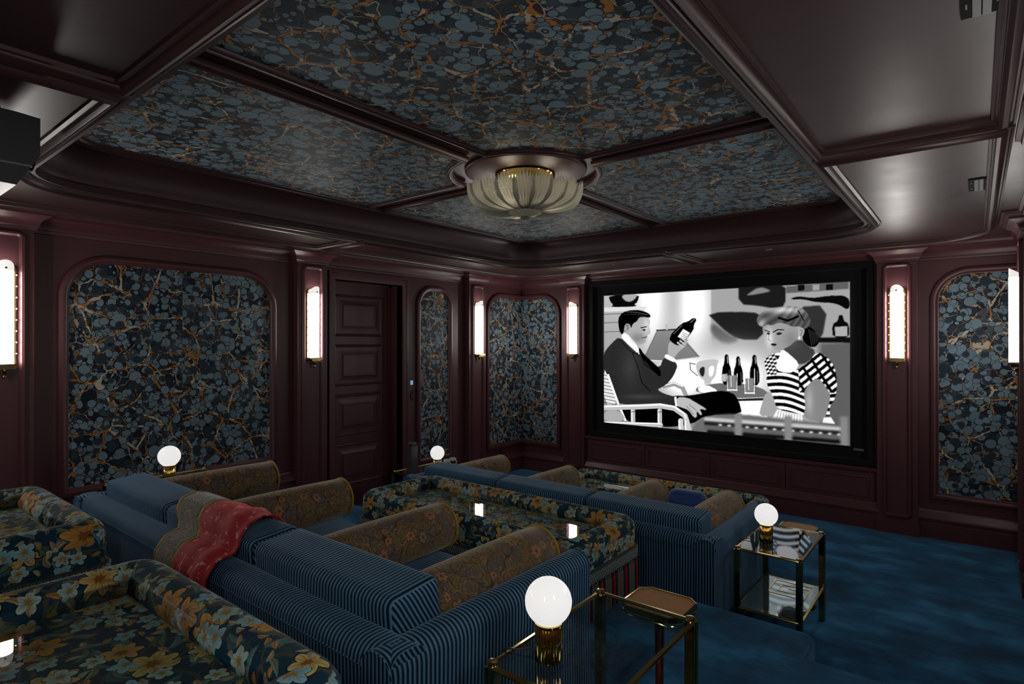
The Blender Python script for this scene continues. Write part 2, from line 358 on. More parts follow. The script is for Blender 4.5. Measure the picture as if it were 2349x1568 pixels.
# ------------------------------------------------------------------ mesh tools
class B:
    """collects geometry (with uv in metres) and links it as one mesh object"""
    def __init__(s): s.v = []; s.f = []; s.uv = []
    def add(s, vs, fs, uvs=None):
        o = len(s.v); s.v += [tuple(p) for p in vs]
        for i, f in enumerate(fs):
            s.f.append(tuple(o + k for k in f))
            if uvs: s.uv.append(uvs[i])
            else: s.uv.append(None)
        return s
    def box(s, x0, x1, y0, y1, z0, z1):
        vs = [(x, y, z) for z in (z0, z1) for y in (y0, y1) for x in (x0, x1)]
        return s.add(vs, [(0, 2, 3, 1), (4, 5, 7, 6), (0, 1, 5, 4), (2, 6, 7, 3), (0, 4, 6, 2), (1, 3, 7, 5)])
    def lathe(s, prof, cx=0, cy=0, cz=0, n=24, flute=0, depth=0.0, axis='z'):
        vs = []
        for r, z in prof:
            for k in range(n):
                a = 2 * PI * k / n
                rr = r
                if flute and r > 0.001: rr = r - depth * (0.5 - 0.5 * math.cos(flute * a))
                p = (rr * math.cos(a), rr * math.sin(a), z)
                if axis == 'y': p = (p[0], p[2], p[1])
                if axis == 'x': p = (p[2], p[0], p[1])
                vs.append((p[0] + cx, p[1] + cy, p[2] + cz))
        fs = []; uvs = []
        L = 0
        for j in range(len(prof) - 1):
            L2 = L + math.hypot(prof[j + 1][0] - prof[j][0], prof[j + 1][1] - prof[j][1])
            rm = max(prof[j][0], prof[j + 1][0])
            for k in range(n):
                k2 = (k + 1) % n
                fs.append((j * n + k, j * n + k2, (j + 1) * n + k2, (j + 1) * n + k))
                u0, u1 = 2 * PI * rm * k / n, 2 * PI * rm * (k + 1) / n
                uvs.append([(u0, L), (u1, L), (u1, L2), (u0, L2)])
            L = L2
        if prof[0][0] > 1e-5: fs.append(tuple(range(n - 1, -1, -1))); uvs.append(None)
        if prof[-1][0] > 1e-5: fs.append(tuple((len(prof) - 1) * n + k for k in range(n))); uvs.append(None)
        return s.add(vs, fs, uvs)
    def tube(s, pts, r, n=8, closed=False, flat=None):
        pts = [Vector(p) for p in pts]; m = len(pts); vs = []
        up = None; L = [0.0]
        for i in range(m):
            a = pts[i - 1] if (i > 0 or closed) else pts[i]
            b = pts[(i + 1) % m] if (i < m - 1 or closed) else pts[i]
            t = (b - a).normalized()
            if up is None: up = Vector((0, 0, 1)) if abs(t.z) < 0.9 else Vector((1, 0, 0))
            sd = t.cross(up)
            if sd.length < 1e-4: sd = t.cross(Vector((0.3, 1, 0.2)))
            sd.normalize(); up = sd.cross(t).normalized()
            rr = r[i] if isinstance(r, (list, tuple)) else r
            for k in range(n):
                an = 2 * PI * k / n
                vs.append(pts[i] + sd * rr * math.cos(an) + up * rr * math.sin(an))
        fs = []; uvs = []
        q = m if closed else m - 1; l = 0.0
        for i in range(q):
            i2 = (i + 1) % m; l2 = l + (pts[i2] - pts[i]).length
            for k in range(n):
                k2 = (k + 1) % n
                fs.append((i * n + k, i * n + k2, i2 * n + k2, i2 * n + k))
                rr = r[i] if isinstance(r, (list, tuple)) else r
                c = 2 * PI * rr / n
                uvs.append([(l, k * c), (l, k * c + c), (l2, k * c + c), (l2, k * c)])
            l = l2
        if not closed:
            fs.append(tuple(range(n - 1, -1, -1))); uvs.append(None)
            fs.append(tuple((m - 1) * n + k for k in range(n))); uvs.append(None)
        return s.add(vs, fs, uvs)
    def sweep(s, path, prof, mp, closed=True, cap=False):
        """path: 2d points; prof: (side, out) pairs; mp(a, b, out) -> world"""
        m = len(path); P = [Vector(p) for p in path]; rows = []; Ls = []
        l = 0.0
        for i in range(m):
            if closed or 0 < i < m - 1:
                d1 = (P[i] - P[i - 1]).normalized(); d2 = (P[(i + 1) % m] - P[i]).normalized()
            elif i == 0: d1 = d2 = (P[1] - P[0]).normalized()
            else: d1 = d2 = (P[i] - P[i - 1]).normalized()
            n1 = Vector((-d1.y, d1.x)); n2 = Vector((-d2.y, d2.x))
            nn = n1 + n2
            if nn.length < 1e-6: nn = n1
            nn.normalize(); k = 1.0 / max(0.25, nn.dot(n1))
            rows.append([mp(P[i].x + nn.x * k * u, P[i].y + nn.y * k * u, v) for u, v in prof])
            Ls.append(l); l += (P[(i + 1) % m] - P[i]).length
        Ls.append(l)
        np_ = len(prof); vs = [p for r in rows for p in r]; fs = []; uvs = []
        pl_ = [0.0]
        for j in range(np_ - 1): pl_.append(pl_[-1] + math.hypot(prof[j + 1][0] - prof[j][0], prof[j + 1][1] - prof[j][1]))
        for i in range(m if closed else m - 1):
            i2 = (i + 1) % m
            for j in range(np_ - 1):
                fs.append((i * np_ + j, i2 * np_ + j, i2 * np_ + j + 1, i * np_ + j + 1))
                uvs.append([(Ls[i], pl_[j]), (Ls[i + 1], pl_[j]), (Ls[i + 1], pl_[j + 1]), (Ls[i], pl_[j + 1])])
        if cap and not closed:
            fs.append(tuple(range(np_))); uvs.append(None)
            fs.append(tuple((m - 1) * np_ + j for j in range(np_ - 1, -1, -1))); uvs.append(None)
        return s.add(vs, fs, uvs)
    def fill(s, path, mp, v=0.0):
        vs = [mp(p[0], p[1], v) for p in path]
        return s.add(vs, [tuple(range(len(vs)))])
    def prism(s, path, mp, v0, v1):
        n = len(path)
        vs = [mp(p[0], p[1], v0) for p in path] + [mp(p[0], p[1], v1) for p in path]
        fs = [tuple(range(n - 1, -1, -1)), tuple(range(n, 2 * n))] + [(i, (i + 1) % n, n + (i + 1) % n, n + i) for i in range(n)]
        return s.add(vs, fs)
    def rbox(s, cx, cy, cz, sx, sy, sz, r, n=6, puff=0.0, rot=0.0, tilt=0.0):
        """rounded cushion box"""
        hx, hy, hz = sx / 2, sy / 2, sz / 2
        vs = []; fs = []
        def pt(x, y, z):
            q = Vector((x, y, z))
            pf = puff * (1 - (x / hx) ** 2 * 0.9) * (1 - (z / hz) ** 2 * 0.9) if hy <= hz else puff * (1 - (x / hx) ** 2 * 0.9) * (1 - (y / hy) ** 2 * 0.9)
            c = Vector((max(-hx + r, min(hx - r, x)), max(-hy + r, min(hy - r, y)), max(-hz + r, min(hz - r, z))))
            d = q - c
            if d.length > 1e-9: q = c + d.normalized() * r
            if hy <= hz: q.y += pf * (1 if y > 0 else -1) * min(1, abs(y) / hy)
            else: q.z += pf * (1 if z > 0 else -1) * min(1, abs(z) / hz)
            if tilt: q = Matrix.Rotation(tilt, 3, 'X') @ q
            if rot: q = Matrix.Rotation(rot, 3, 'Z') @ q
            return (q.x + cx, q.y + cy, q.z + cz)
        def ticks(h):
            a = [-h, -h + r * 0.3, -h + r * 0.62, -h + r]
            b = [-h + r + (2 * h - 2 * r) * k / n for k in range(1, n)]
            return a + b + [-x for x in reversed(a)]
        T = [ticks(hx), ticks(hy), ticks(hz)]
        for ax in range(3):
            a1, a2 = [(1, 2), (0, 2), (0, 1)][ax]
            for sg in (-1, 1):
                o = len(vs); A, D = T[a1], T[a2]
                for u in A:
                    for v in D:
                        q = [0, 0, 0]; q[ax] = sg * (hx, hy, hz)[ax]; q[a1] = u; q[a2] = v
                        vs.append(pt(*q))
                for i in range(len(A) - 1):
                    for j in range(len(D) - 1):
                        f = (o + i * len(D) + j, o + (i + 1) * len(D) + j, o + (i + 1) * len(D) + j + 1, o + i * len(D) + j + 1)
                        fs.append(f if (sg > 0) != (ax == 1) else f[::-1])
        uvs = [[(vs[k][0] - vs[k][1], vs[k][2] + vs[k][1] * 0.7) for k in f] for f in fs]
        return s.add(vs, fs, uvs)
    def build(s, name, mat, parent=None, smooth=False, loc=None, kind=None, merge=True, angle=40):
        me = bpy.data.meshes.new(name)
        me.from_pydata(s.v, [], s.f)
        uvl = me.uv_layers.new(name='UVMap')
        # box-projected uv where none was given
        me.calc_loop_triangles()
        dat = np.zeros(len(me.loops) * 2, dtype=np.float32)
        for p in me.polygons:
            given = s.uv[p.index]
            nx, ny, nz = abs(p.normal.x), abs(p.normal.y), abs(p.normal.z)
            for k, li in enumerate(p.loop_indices):
                if given: u, v = given[k]
                else:
                    co = me.vertices[me.loops[li].vertex_index].co
                    if nz >= nx and nz >= ny: u, v = co.x, co.y
                    elif nx >= ny: u, v = co.y, co.z
                    else: u, v = co.x, co.z
                dat[2 * li] = u; dat[2 * li + 1] = v
        uvl.data.foreach_set('uv', dat)
        if merge:
            bm = bmesh.new(); bm.from_mesh(me)
            bmesh.ops.remove_doubles(bm, verts=bm.verts, dist=0.00005)
            bmesh.ops.recalc_face_normals(bm, faces=bm.faces)
            ng = [f for f in bm.faces if len(f.verts) > 4]
            if ng: bmesh.ops.triangulate(bm, faces=ng)
            bm.to_mesh(me); bm.free()
        if smooth:
            me.polygons.foreach_set('use_smooth', [True] * len(me.polygons))
            try: me.set_sharp_from_angle(angle=math.radians(angle))
            except Exception: pass
        me.materials.append(mat)
        o = bpy.data.objects.new(name, me); C.objects.link(o)
        if parent is not None: o.parent = parent
        if loc is not None: o.location = loc
        if kind: o['kind'] = kind
        return o

def thing(name, label, cat, loc=(0, 0, 0), group=None, rz=0):
    o = bpy.data.objects.new(name, None); C.objects.link(o)
    o.empty_display_size = 0.1
    o.location = loc; o.rotation_euler = (0, 0, rz); o['label'] = label; o['category'] = cat
    if group: o['group'] = group
    return o
def tag(o, label, cat, group=None):
    o['label'] = label; o['category'] = cat
    if group: o['group'] = group
    return o
def struct(o):
    o['kind'] = 'structure'; return o
def sempty(name):
    o = bpy.data.objects.new(name, None); C.objects.link(o); o['kind'] = 'structure'; return o
def copy_tree(o, loc, label=None):
    def cp(a, par):
        c = a.copy(); C.objects.link(c); c.parent = par
        for ch in kids.get(a.name, ()): cp(ch, c)
        return c
    kids = {}
    def walk(a):
        kids[a.name] = list(a.children)
        for ch in a.children: walk(ch)
    walk(o)
    r = cp(o, None); r.location = loc
    if label: r['label'] = label
    return r

def rpoly(pts, radii, n=8):
    """polygon with rounded corners (negative turn works too)"""
    out = []; m = len(pts)
    for i in range(m):
        p = Vector(pts[i]); a = Vector(pts[i - 1]); b = Vector(pts[(i + 1) % m])
        r = radii[i] if isinstance(radii, (list, tuple)) else radii
        if r <= 0: out.append((p.x, p.y)); continue
        d1 = (a - p).normalized(); d2 = (b - p).normalized()
        ang = d1.angle(d2); t = r / math.tan(ang / 2)
        s1 = p + d1 * t; c = p + (d1 + d2).normalized() * (r / math.sin(ang / 2))
        s2 = p + d2 * t
        v1 = s1 - c; v2 = s2 - c; th = v1.angle_signed(v2)
        for k in range(n + 1):
            an = th * k / n
            q = Matrix.Rotation(-an, 2) @ v1 if False else Vector((v1.x * math.cos(-an) - v1.y * math.sin(-an), v1.x * math.sin(-an) + v1.y * math.cos(-an)))
            out.append((c.x + q.x, c.y + q.y))
    return out
def rect(x0, x1, y0, y1): return [(x0, y0), (x1, y0), (x1, y1), (x0, y1)]
def clean(path):
    o = []
    for p in path:
        if not o or math.hypot(p[0] - o[-1][0], p[1] - o[-1][1]) > 1e-5: o.append(p)
    if math.hypot(o[0][0] - o[-1][0], o[0][1] - o[-1][1]) < 1e-5: o.pop()
    return o
def area(path):
    return 0.5 * sum(path[i][0] * path[(i + 1) % len(path)][1] - path[(i + 1) % len(path)][0] * path[i][1] for i in range(len(path)))

# wall maps: (a along wall, z, out of wall)
def mL(a, z, v): return (v, a, z)
def mS(a, z, v): return (a, -v, z)
def mR(a, z, v): return (W - v, a, z)
def mBk(a, z, v): return (a, YB + v, z)
def mC(x, y, v): return (x, y, ZC - v)
def mT(x, y, v): return (x, y, ZT - v)

def halfround(w, h, n=6):
    return [(-w / 2 + w * k / n, h * math.sin(PI * k / n)) for k in range(n + 1)]
FRAME = [(-0.030, 0.0), (-0.030, 0.012), (-0.024, 0.026), (-0.008, 0.034), (0.008, 0.032), (0.020, 0.022), (0.024, 0.012), (0.030, 0.010), (0.030, 0.0)]
CEILM = [(-0.040, 0.0), (-0.038, 0.012), (-0.030, 0.015), (-0.026, 0.008), (-0.020, 0.010), (-0.014, 0.026), (0.002, 0.034), (0.014, 0.026), (0.018, 0.010), (0.024, 0.008), (0.028, 0.015), (0.036, 0.012), (0.038, 0.0)]

# ------------------------------------------------------------------ room shell
fl = B(); fl.box(-0.3, W + 0.1, YB - 0.1, 0.1, -0.06, 0.0)
floor = struct(fl.build('floor', CARPET))
# carpeted seating tiers with a rounded front right corner and a set-back aisle step
def tier(y0, y1, z0, z1, xr, yset):
    r = 0.03
    path = [(0, y1), (W, y1), (W, yset), (xr, yset), (xr, y0), (0, y0)]
    path = rpoly(path, [0, 0, 0, 0.0, 0.06, 0], 6)
    b = B()
    prof = [(0.0, z0), (0.0, z1 - r)] + [(r - r * math.cos(a), z1 - r + r * math.sin(a)) for a in (0.3, 0.7, 1.1, PI / 2)]
    if area(path) < 0: path = path[::-1]
    b.sweep(path, prof, lambda a, c, v: (a, c, v))
    ins = []
    m = len(path)
    for i in range(m):
        d1 = (Vector(path[i]) - Vector(path[i - 1])).normalized(); d2 = (Vector(path[(i + 1) % m]) - Vector(path[i])).normalized()
        n1 = Vector((-d1.y, d1.x)); nn = (n1 + Vector((-d2.y, d2.x))).normalized(); k = r / max(0.25, nn.dot(n1))
        ins.append((path[i][0] + nn.x * k, path[i][1] + nn.y * k))
    b.fill(ins, lambda a, c, v: (a, c, v), z1)
    return b.build('seating_platform', CARPET, floor, smooth=True, angle=60)
tier(TY1, YB, 0.0, T1, 4.02, -3.24)
tier(TY2, YB, T1, T2, 4.1, -5.5)

def wallplane(name, mp, a0, a1, z0=0.0, z1=ZC, hole=None):
    b = B()
    if hole:
        h0, h1, hz = hole
        for r in ((a0, h0, z0, z1), (h1, a1, z0, z1), (h0, h1, hz, z1)): b.prism(rect(*r), mp, -0.08, 0.0)
    else: b.prism(rect(a0, a1, z0, z1), mp, -0.08, 0.0)
    return struct(b.build(name, PAINT))
DY0, DY1, DZ = -2.80, -1.995, 2.19
wall_left = wallplane('wall_left', mL, YB, 0.08, hole=(DY0, DY1, DZ))
wall_front = wallplane('wall_front', mS, -0.08, W + 0.08)
wall_right = wallplane('wall_right', mR, YB, 0.08)
wall_back = wallplane('wall_back', mBk, -0.08, W + 0.08)

def marble_panel(parent, mp, path, sheets, mats=None, v=0.006):
    """paper sheets inset in a moulded frame"""
    if area(path) < 0: path = path[::-1]
    f = B(); f.sweep(path, FRAME, mp)
    f.build('panel_frame', PAINT, parent, smooth=True)
    for i, pth in enumerate(sheets):
        s = B(); s.prism(pth, mp, 0.0, v)
        s.build('marbled_paper_sheet', MARB[i % 2], parent)

def arched(a0, a1, z0, z1, r, n=10):
    return clean(rpoly([(a0, z0), (a1, z0), (a1, z1), (a0, z1)], [0, 0, r, r], n))
def half(a0, a1, z0, z1, r, side, n=10):
    rr = [0, 0, r, 0] if side > 0 else [0, 0, 0, r]
    return clean(rpoly([(a0, z0), (a1, z0), (a1, z1), (a0, z1)], rr, n))

# left wall panels
marble_panel(wall_left, mL, arched(-4.82, -3.395, 0.635, 2.165, 0.27), [half(-4.82, -4.10, 0.635, 2.165, 0.27, -1), half(-4.10, -3.395, 0.635, 2.165, 0.27, 1)])
marble_panel(wall_left, mL, arched(-1.78, -1.31, 0.36, 2.19, 0.19), [arched(-1.78, -1.31, 0.36, 2.19, 0.19)])
# right wall mirror panels
marble_panel(wall_right, mR, arched(-4.82, -3.395, 0.635, 2.165, 0.27), [half(-4.82, -4.10, 0.635, 2.165, 0.27, -1), half(-4.10, -3.395, 0.635, 2.165, 0.27, 1)])
marble_panel(wall_right, mR, arched(-2.75, -1.31, 0.36, 2.165, 0.27), [arched(-2.75, -1.31, 0.36, 2.165, 0.27)])
marble_panel(wall_back, mBk, arched(1.25, 3.65, 0.92, 2.165, 0.27), [half(1.25, 2.45, 0.92, 2.165, 0.27, -1), half(2.45, 3.65, 0.92, 2.165, 0.27, 1)])
# panels that wrap the two front corners
CW, CZ0, CZ1, CR = 0.585, 0.345, 2.19, 0.24
def corner_panel(parent, which):
    def mpc(a, z, v):
        if which == 'L':
            if a < -1e-6: return (v, min(a, -v), z)
            if a > 1e-6: return (max(a, v), -v, z)
            return (v, -v, z)
        if a < -1e-6: return (min(W + a, W - v), -v, z)
        if a > 1e-6: return (W - v, min(-a, -v), z)
        return (W - v, -v, z)
    e = 0.67
    a0, a1 = (-e, CW) if which == 'L' else (-CW, e)
    pth = rpoly([(a0, CZ0), (a1, CZ0), (a1, CZ1), (a0, CZ1)], [0, 0, CR, CR], 10)
    out = []
    for i, p in enumerate(pth):
        out.append(p); q = pth[(i + 1) % len(pth)]
        if p[0] * q[0] < 0: out.append((0.0, p[1] + (q[1] - p[1]) * (-p[0]) / (q[0] - p[0])))
    f = B(); f.sweep(clean(out), FRAME, mpc); f.build('panel_frame', PAINT, parent, smooth=True)
    for k, (b0, b1, sd) in enumerate(((a0, 0.0, -1), (0.0, a1, 1))):
        s = B(); s.prism(half(b0, b1, CZ0, CZ1, CR, sd), mpc, 0.0, 0.006)
        s.build('marbled_paper_sheet', MARB[k], parent)
corner_panel(wall_front, 'L'); corner_panel(wall_front, 'R')

# ------------------------------------------------------------------ pilasters (trim)
PP = 0.08; PW = 0.145
trim_i = [0]
def pilaster(mp, c, zf):
    trim_i[0] += 1
    b = B(); b.prism(rect(c - PW, c + PW, zf, ZC), mp, 0.0, PP)
    o = struct(b.build('trim_%d' % trim_i[0], PAINT))
    pth = clean(rpoly(rect(c - 0.088, c + 0.088, zf + 0.153, 2.262), 0.03, 5))
    m = B(); m.sweep(pth, [(-0.018, 0.0), (-0.016, 0.012), (-0.006, 0.021), (0.006, 0.021), (0.014, 0.012), (0.018, 0.0)], lambda a, z, v: mp(a, z, PP + v))
    m.build('panel_moulding', PAINT, o, smooth=True)
    k = B(); k.prism(rect(c - PW - 0.012, c + PW + 0.012, zf, zf + 0.10), mp, 0.0, PP + 0.012)
    k.build('plinth', PAINT, o)
    return o
LP = [(-0.93, 0.0), (-3.07, 0.14), (-5.125, T2)]
for y, zf in LP: pilaster(mL, y, zf)
for x in (0.845, 4.065): pilaster(mS, x, 0.0)
RP = [(-0.93, 0.0), (-3.07, 0.0), (-5.125, T1)]
for y, zf in RP: pilaster(mR, y, zf)
for x in (0.845, 4.065): pilaster(mBk, x, T2)

# cornice running round the room and breaking forward over the pilasters
def cornice_path():
    P = [(0, 0)]
    for x in (0.845, 4.065): P += [(x - PW, 0), (x - PW, -PP), (x + PW, -PP), (x + PW, 0)]
    P += [(W, 0)]
    for y, _ in RP: P += [(W, y + PW), (W - PP, y + PW), (W - PP, y - PW), (W, y - PW)]
    P += [(W, YB)]
    for x in (4.065, 0.845): P += [(x + PW, YB), (x + PW, YB + PP), (x - PW, YB + PP), (x - PW, YB)]
    P += [(0, YB)]
    for y, _ in LP[::-1]: P += [(0, y - PW), (PP, y - PW), (PP, y + PW), (0, y + PW)]
    return P
cp = cornice_path()
CORN = [(0, 2.285), (-0.010, 2.290), (-0.012, 2.305), (-0.020, 2.312), (-0.024, 2.335), (-0.040, 2.358), (-0.066, 2.374), (-0.074, 2.380), (-0.074, 2.392), (-0.090, 2.396), (-0.094, 2.412), (-0.110, 2.418), (-0.110, 2.431)]
if area(cp) > 0: CORN = [(-a, b) for a, b in CORN]
c_ = B(); c_.sweep(cp, CORN, lambda a, b, v: (a, b, v))
trim_i[0] += 1
cor = struct(c_.build('trim_%d' % trim_i[0], PAINT, smooth=True, angle=30))
# thin ceiling bead following the room with rounded corners
cb = B(); bp_ = clean(rpoly(rect(0.20, W - 0.235, YB + 0.20, -0.20), 0.42, 10))
if area(bp_) < 0: bp_ = bp_[::-1]

# skirtings
SK = [(0.0, 0.0), (0.040, 0.0), (0.040, 0.125), (0.030, 0.135), (0.030, 0.150), (0.052, 0.158), (0.050, 0.172), (0.020, 0.215), (0.016, 0.228), (0.0, 0.230)]
def skirt(name, mp, segs):
    b = B()
    for a0, a1, zf in segs:
        vs = []; n = len(SK)
        for a in (a0, a1):
            for v, z in SK: vs.append(mp(a, zf + z, v))
        b.add(vs, [(j, j + 1, n + j + 1, n + j) for j in range(n - 1)] + [tuple(range(n)), tuple(range(2 * n - 1, n - 1, -1))])
    return struct(b.build(name, PAINT))
skirt('baseboard_left', mL, [(-0.93 + PW, 0.0, 0), (-1.90, -0.93 - PW, 0), (-3.07 + PW, -2.865, 0), (TY2, -3.07 - PW, T1), (YB, -5.125 - PW, T2)])
skirt('baseboard_front', mS, [(0.0, 0.845 - PW, 0), (4.065 + PW, W, 0)])
skirt('baseboard_right', mR, [(-0.93 + PW, 0.0, 0), (-3.07 + PW, -0.93 - PW, 0), (-5.125 + PW, -3.07 - PW, T1), (YB, -5.125 - PW, T2)])
skirt('baseboard_back', mBk, [(0, 0.845 - PW, T2), (0.845 + PW, 4.065 - PW, T2), (4.065 + PW, W, T2)])

# ------------------------------------------------------------------ door
door = sempty('door_1')
cs = B(); pth = [(DY0 - 0.065, 0.0), (DY0 - 0.065, DZ + 0.075), (DY1 + 0.075, DZ + 0.075), (DY1 + 0.075, 0.0)]
cs.sweep([(DY0, 0.0), (DY0, DZ), (DY1, DZ), (DY1, 0.0)], [(0.0, -0.01), (0.0, 0.018), (0.012, 0.022), (0.050, 0.022), (0.056, 0.036), (0.072, 0.036), (0.074, 0.0)], mL, closed=False)
cs.build('door_casing', PAINT, door, smooth=True, angle=30)
DD = -0.19
jb = B()
jb.box(DD - 0.06, 0.0, DY0 - 0.04, DY0, 0, DZ + 0.04); jb.box(DD - 0.06, 0.0, DY1, DY1 + 0.04, 0, DZ + 0.04); jb.box(DD - 0.06, 0.0, DY0, DY1, DZ, DZ + 0.04)
jb.box(DD, DD + 0.02, DY0, DY0 + 0.02, 0, DZ); jb.box(DD, DD + 0.02, DY1 - 0.02, DY1, 0, DZ); jb.box(DD, DD + 0.02, DY0, DY1, DZ - 0.02, DZ)
jb.build('door_jamb', PAINT, door)
lf = B(); lf.box(DD - 0.045, DD, DY0 + 0.003, DY1 - 0.003, 0.012, DZ - 0.003)
leaf = lf.build('door_leaf', PAINT, door)
zs = [(0.24, 0.62), (0.72, 1.10), (1.20, 1.58), (1.68, 2.06)]
for z0, z1 in zs:
    f = B(); y0, y1 = DY0 + 0.13, DY1 - 0.12
    pth = rect(y0, y1, z0, z1)
    f.sweep(pth, [(-0.012, 0.0), (-0.010, 0.010), (0.002, 0.016), (0.012, 0.012), (0.016, 0.004), (0.030, 0.003), (0.085, 0.018), (0.088, 0.024), (0.098, 0.024), (0.10, 0.018)], lambda a, z, v: (DD + v, a, z))
    f.fill(rect(y0 + 0.10, y1 - 0.10, z0 + 0.10, z1 - 0.10), lambda a, z, v: (DD + v, a, z), 0.018)
    f.build('raised_panel', PAINT, leaf, smooth=True, angle=20)
k = B(); k.lathe([(0.0, 0.0), (0.018, 0.0), (0.018, 0.006), (0.007, 0.010), (0.007, 0.030), (0.020, 0.040), (0.021, 0.050), (0.012, 0.060), (0.0, 0.062)], DD, DY0 + 0.06, 0.98, 14, axis='x')
k.build('door_knob', BRASS, door, smooth=True)

# ------------------------------------------------------------------ ceiling
X0, X1, Y0, Y1 = 0.775, 3.985, -5.19, -0.965      # tray opening
CX, CY = 2.385, -3.055
ceil = sempty('ceiling')
tray = clean(rpoly(rect(X0, X1, Y0, Y1), 0.34, 12))
def ring_fill(b, outer, inner, mp, v=0.0):
    bm = bmesh.new()
    vo = [bm.verts.new(mp(p[0], p[1], v)) for p in outer]; vi = [bm.verts.new(mp(p[0], p[1], v)) for p in inner]
    eds = []
    for L in (vo, vi):
        for i in range(len(L)): eds.append(bm.edges.new((L[i], L[(i + 1) % len(L)])))
    bmesh.ops.triangle_fill(bm, use_beauty=True, edges=eds)
    bm.verts.index_update()
    b.add([tuple(q.co) for q in bm.verts], [tuple(q.index for q in f.verts) for f in bm.faces]); bm.free()
cf = B(); ring_fill(cf, rect(-0.08, W + 0.08, YB - 0.08, 0.08), tray, mC)
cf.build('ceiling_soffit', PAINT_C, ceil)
top = B(); top.box(-0.3, W + 0.1, YB - 0.1, 0.1, ZT + 0.006, ZT + 0.05)
top.build('ceiling_slab', PAINT_C, ceil)
# cove: vertical lip then a hollow curve up to the inner ceiling
CI = 0.130
cov = [(0.0, 0.0), (0.0, 0.035), (0.010, 0.040)]
for i in range(11):
    a = PI / 2 * i / 10
    cov.append((0.012 + (CI - 0.03) * (1 - math.cos(a)), 0.045 + 0.165 * math.sin(a)))
cov += [(CI - 0.016, 0.222), (CI - 0.006, 0.222), (CI, 0.235)]
tr = tray if area(tray) > 0 else tray[::-1]
cv = B(); cv.sweep(tr, cov, lambda x, y, v: (x, y, ZC + v))
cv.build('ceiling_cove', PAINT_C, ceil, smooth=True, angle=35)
# four marbled quadrants, each inside a moulding with a hollow corner at the middle
HX = 0.085; RR = 0.47
def quadrant(sx, sy):
    xi, yi = CX + sx * HX, CY + sy * HX
    xo = (X1 - CI - 0.028) if sx > 0 else (X0 + CI + 0.05)
    yo = (Y1 - CI - 0.035) if sy > 0 else (Y0 + CI + 0.028)
    # outer rounded corner + two plain corners
    pts = rpoly([(xi, yo), (xo, yo), (xo, yi)], [0, 0.16, 0], 8)
    pts = [p for p in pts]
    d = math.sqrt(RR * RR - HX * HX)
    a0 = math.atan2(yi - CY, sx * d); a1 = math.atan2(sy * d, xi - CX)
    arc = []
    da = (a1 - a0 + PI) % (2 * PI) - PI
    for k in range(9):
        a = a0 + da * k / 8
        arc.append((CX + RR * math.cos(a), CY + RR * math.sin(a)))
    path = clean(pts + arc)
    if area(path) < 0: path = path[::-1]
    s = B(); s.prism(path, mT, 0.0, 0.012)
    s.build('marbled_paper_sheet', MARB[0 if sx * sy > 0 else 1], ceil)
    f = B(); f.sweep(path, [(-0.026, 0.0), (-0.026, 0.012), (-0.020, 0.028), (-0.004, 0.034), (0.006, 0.030), (0.010, 0.018), (0.014, 0.020), (0.022, 0.016), (0.024, 0.0)], mT)
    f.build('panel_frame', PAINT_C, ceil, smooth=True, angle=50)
for sx in (-1, 1):
    for sy in (-1, 1): quadrant(sx, sy)
dr = B(); dr.lathe([(0.0, -0.016), (0.360, -0.016), (0.372, -0.012), (0.376, -0.004), (0.376, 0.004)], CX + 0.025, CY - 0.02, ZT, 56)
dr.build('centre_drum', PAINT_C, ceil, smooth=True, angle=50)
# L-shaped soffit fields outlined with mouldings
ex = 0.062; gp = 0.055
LX0, LX1, LY0, LY1 = 0.20, W - 0.235, YB + 0.20, -0.20
def field(sx, sy):
    xo = LX1 if sx > 0 else LX0; yo = LY1 if sy > 0 else LY0
    xi = (X1 + ex) if sx > 0 else (X0 - ex); yi = (Y1 + ex) if sy > 0 else (Y0 - ex)
    xc = CX + sx * gp; yc = CY + sy * gp
    pts = [(xo, yc), (xo, yo), (xc, yo), (xc, yi), (xi, yi), (xi, yc)]
    pts = rpoly(pts, [0, 0.40, 0, 0, 0.40, 0], 10)
    pts = clean(pts)
    if area(pts) < 0: pts = pts[::-1]
    f = B(); f.sweep(pts, CEILM, mC); f.build('field_moulding', PAINT_C, ceil, smooth=True, angle=50)
for sx in (-1, 1):
    for sy in (-1, 1): field(sx, sy)

# ceiling things
def vent(y0, y1, label):
    t = thing('ceiling_vent', label, 'vent', (4.598, (y0 + y1) / 2, ZC))
    L = y1 - y0
    b = B(); b.box(-0.042, 0.042, -L / 2, L / 2, -0.006, -0.001); b.build('slot_backing', BLACK, t)
    for x in (-0.011, 0.011):
        b = B(); b.box(x * 0.9 - 0.0085, x * 0.9 + 0.0085, -L / 2 + 0.004, L / 2 - 0.004, -0.010, -0.004); b.build('blade', GREYP, t)
    for y in (-L / 4, L / 4):
        
        for xx in (-0.030, 0.030):
            b = B(); b.box(xx - 0.002, xx + 0.002, y - 0.012, y + 0.012, -0.009, -0.004); b.build('clip', GREYP, t)
vent(-2.20, -1.92, 'black slot vent in the ceiling nearer the screen wall')
vent(-4.34, -4.06, 'black slot vent in the ceiling at the top right edge of the photo')
for x, y, r, lb in ((3.16, -0.52, 0.028, 'small flush ring fitting in the ceiling above the right of the screen'), (1.62, -0.52, 0.014, 'tiny ceiling sensor above the left of the screen')):
    t = thing('ceiling_fitting', lb, 'ceiling fitting', (x, y, ZC))
    b = B(); b.lathe([(0.0, -0.003), (r * 0.7, -0.003), (r * 0.8, -0.006), (r, -0.005), (r, 0.0)], n=20); b.build('ring', TRIMW, t, smooth=True)
    b = B(); b.lathe([(0.0, -0.006), (r * 0.6, -0.005), (r * 0.62, -0.002)], n=16); b.build('lens', GREYP, t)

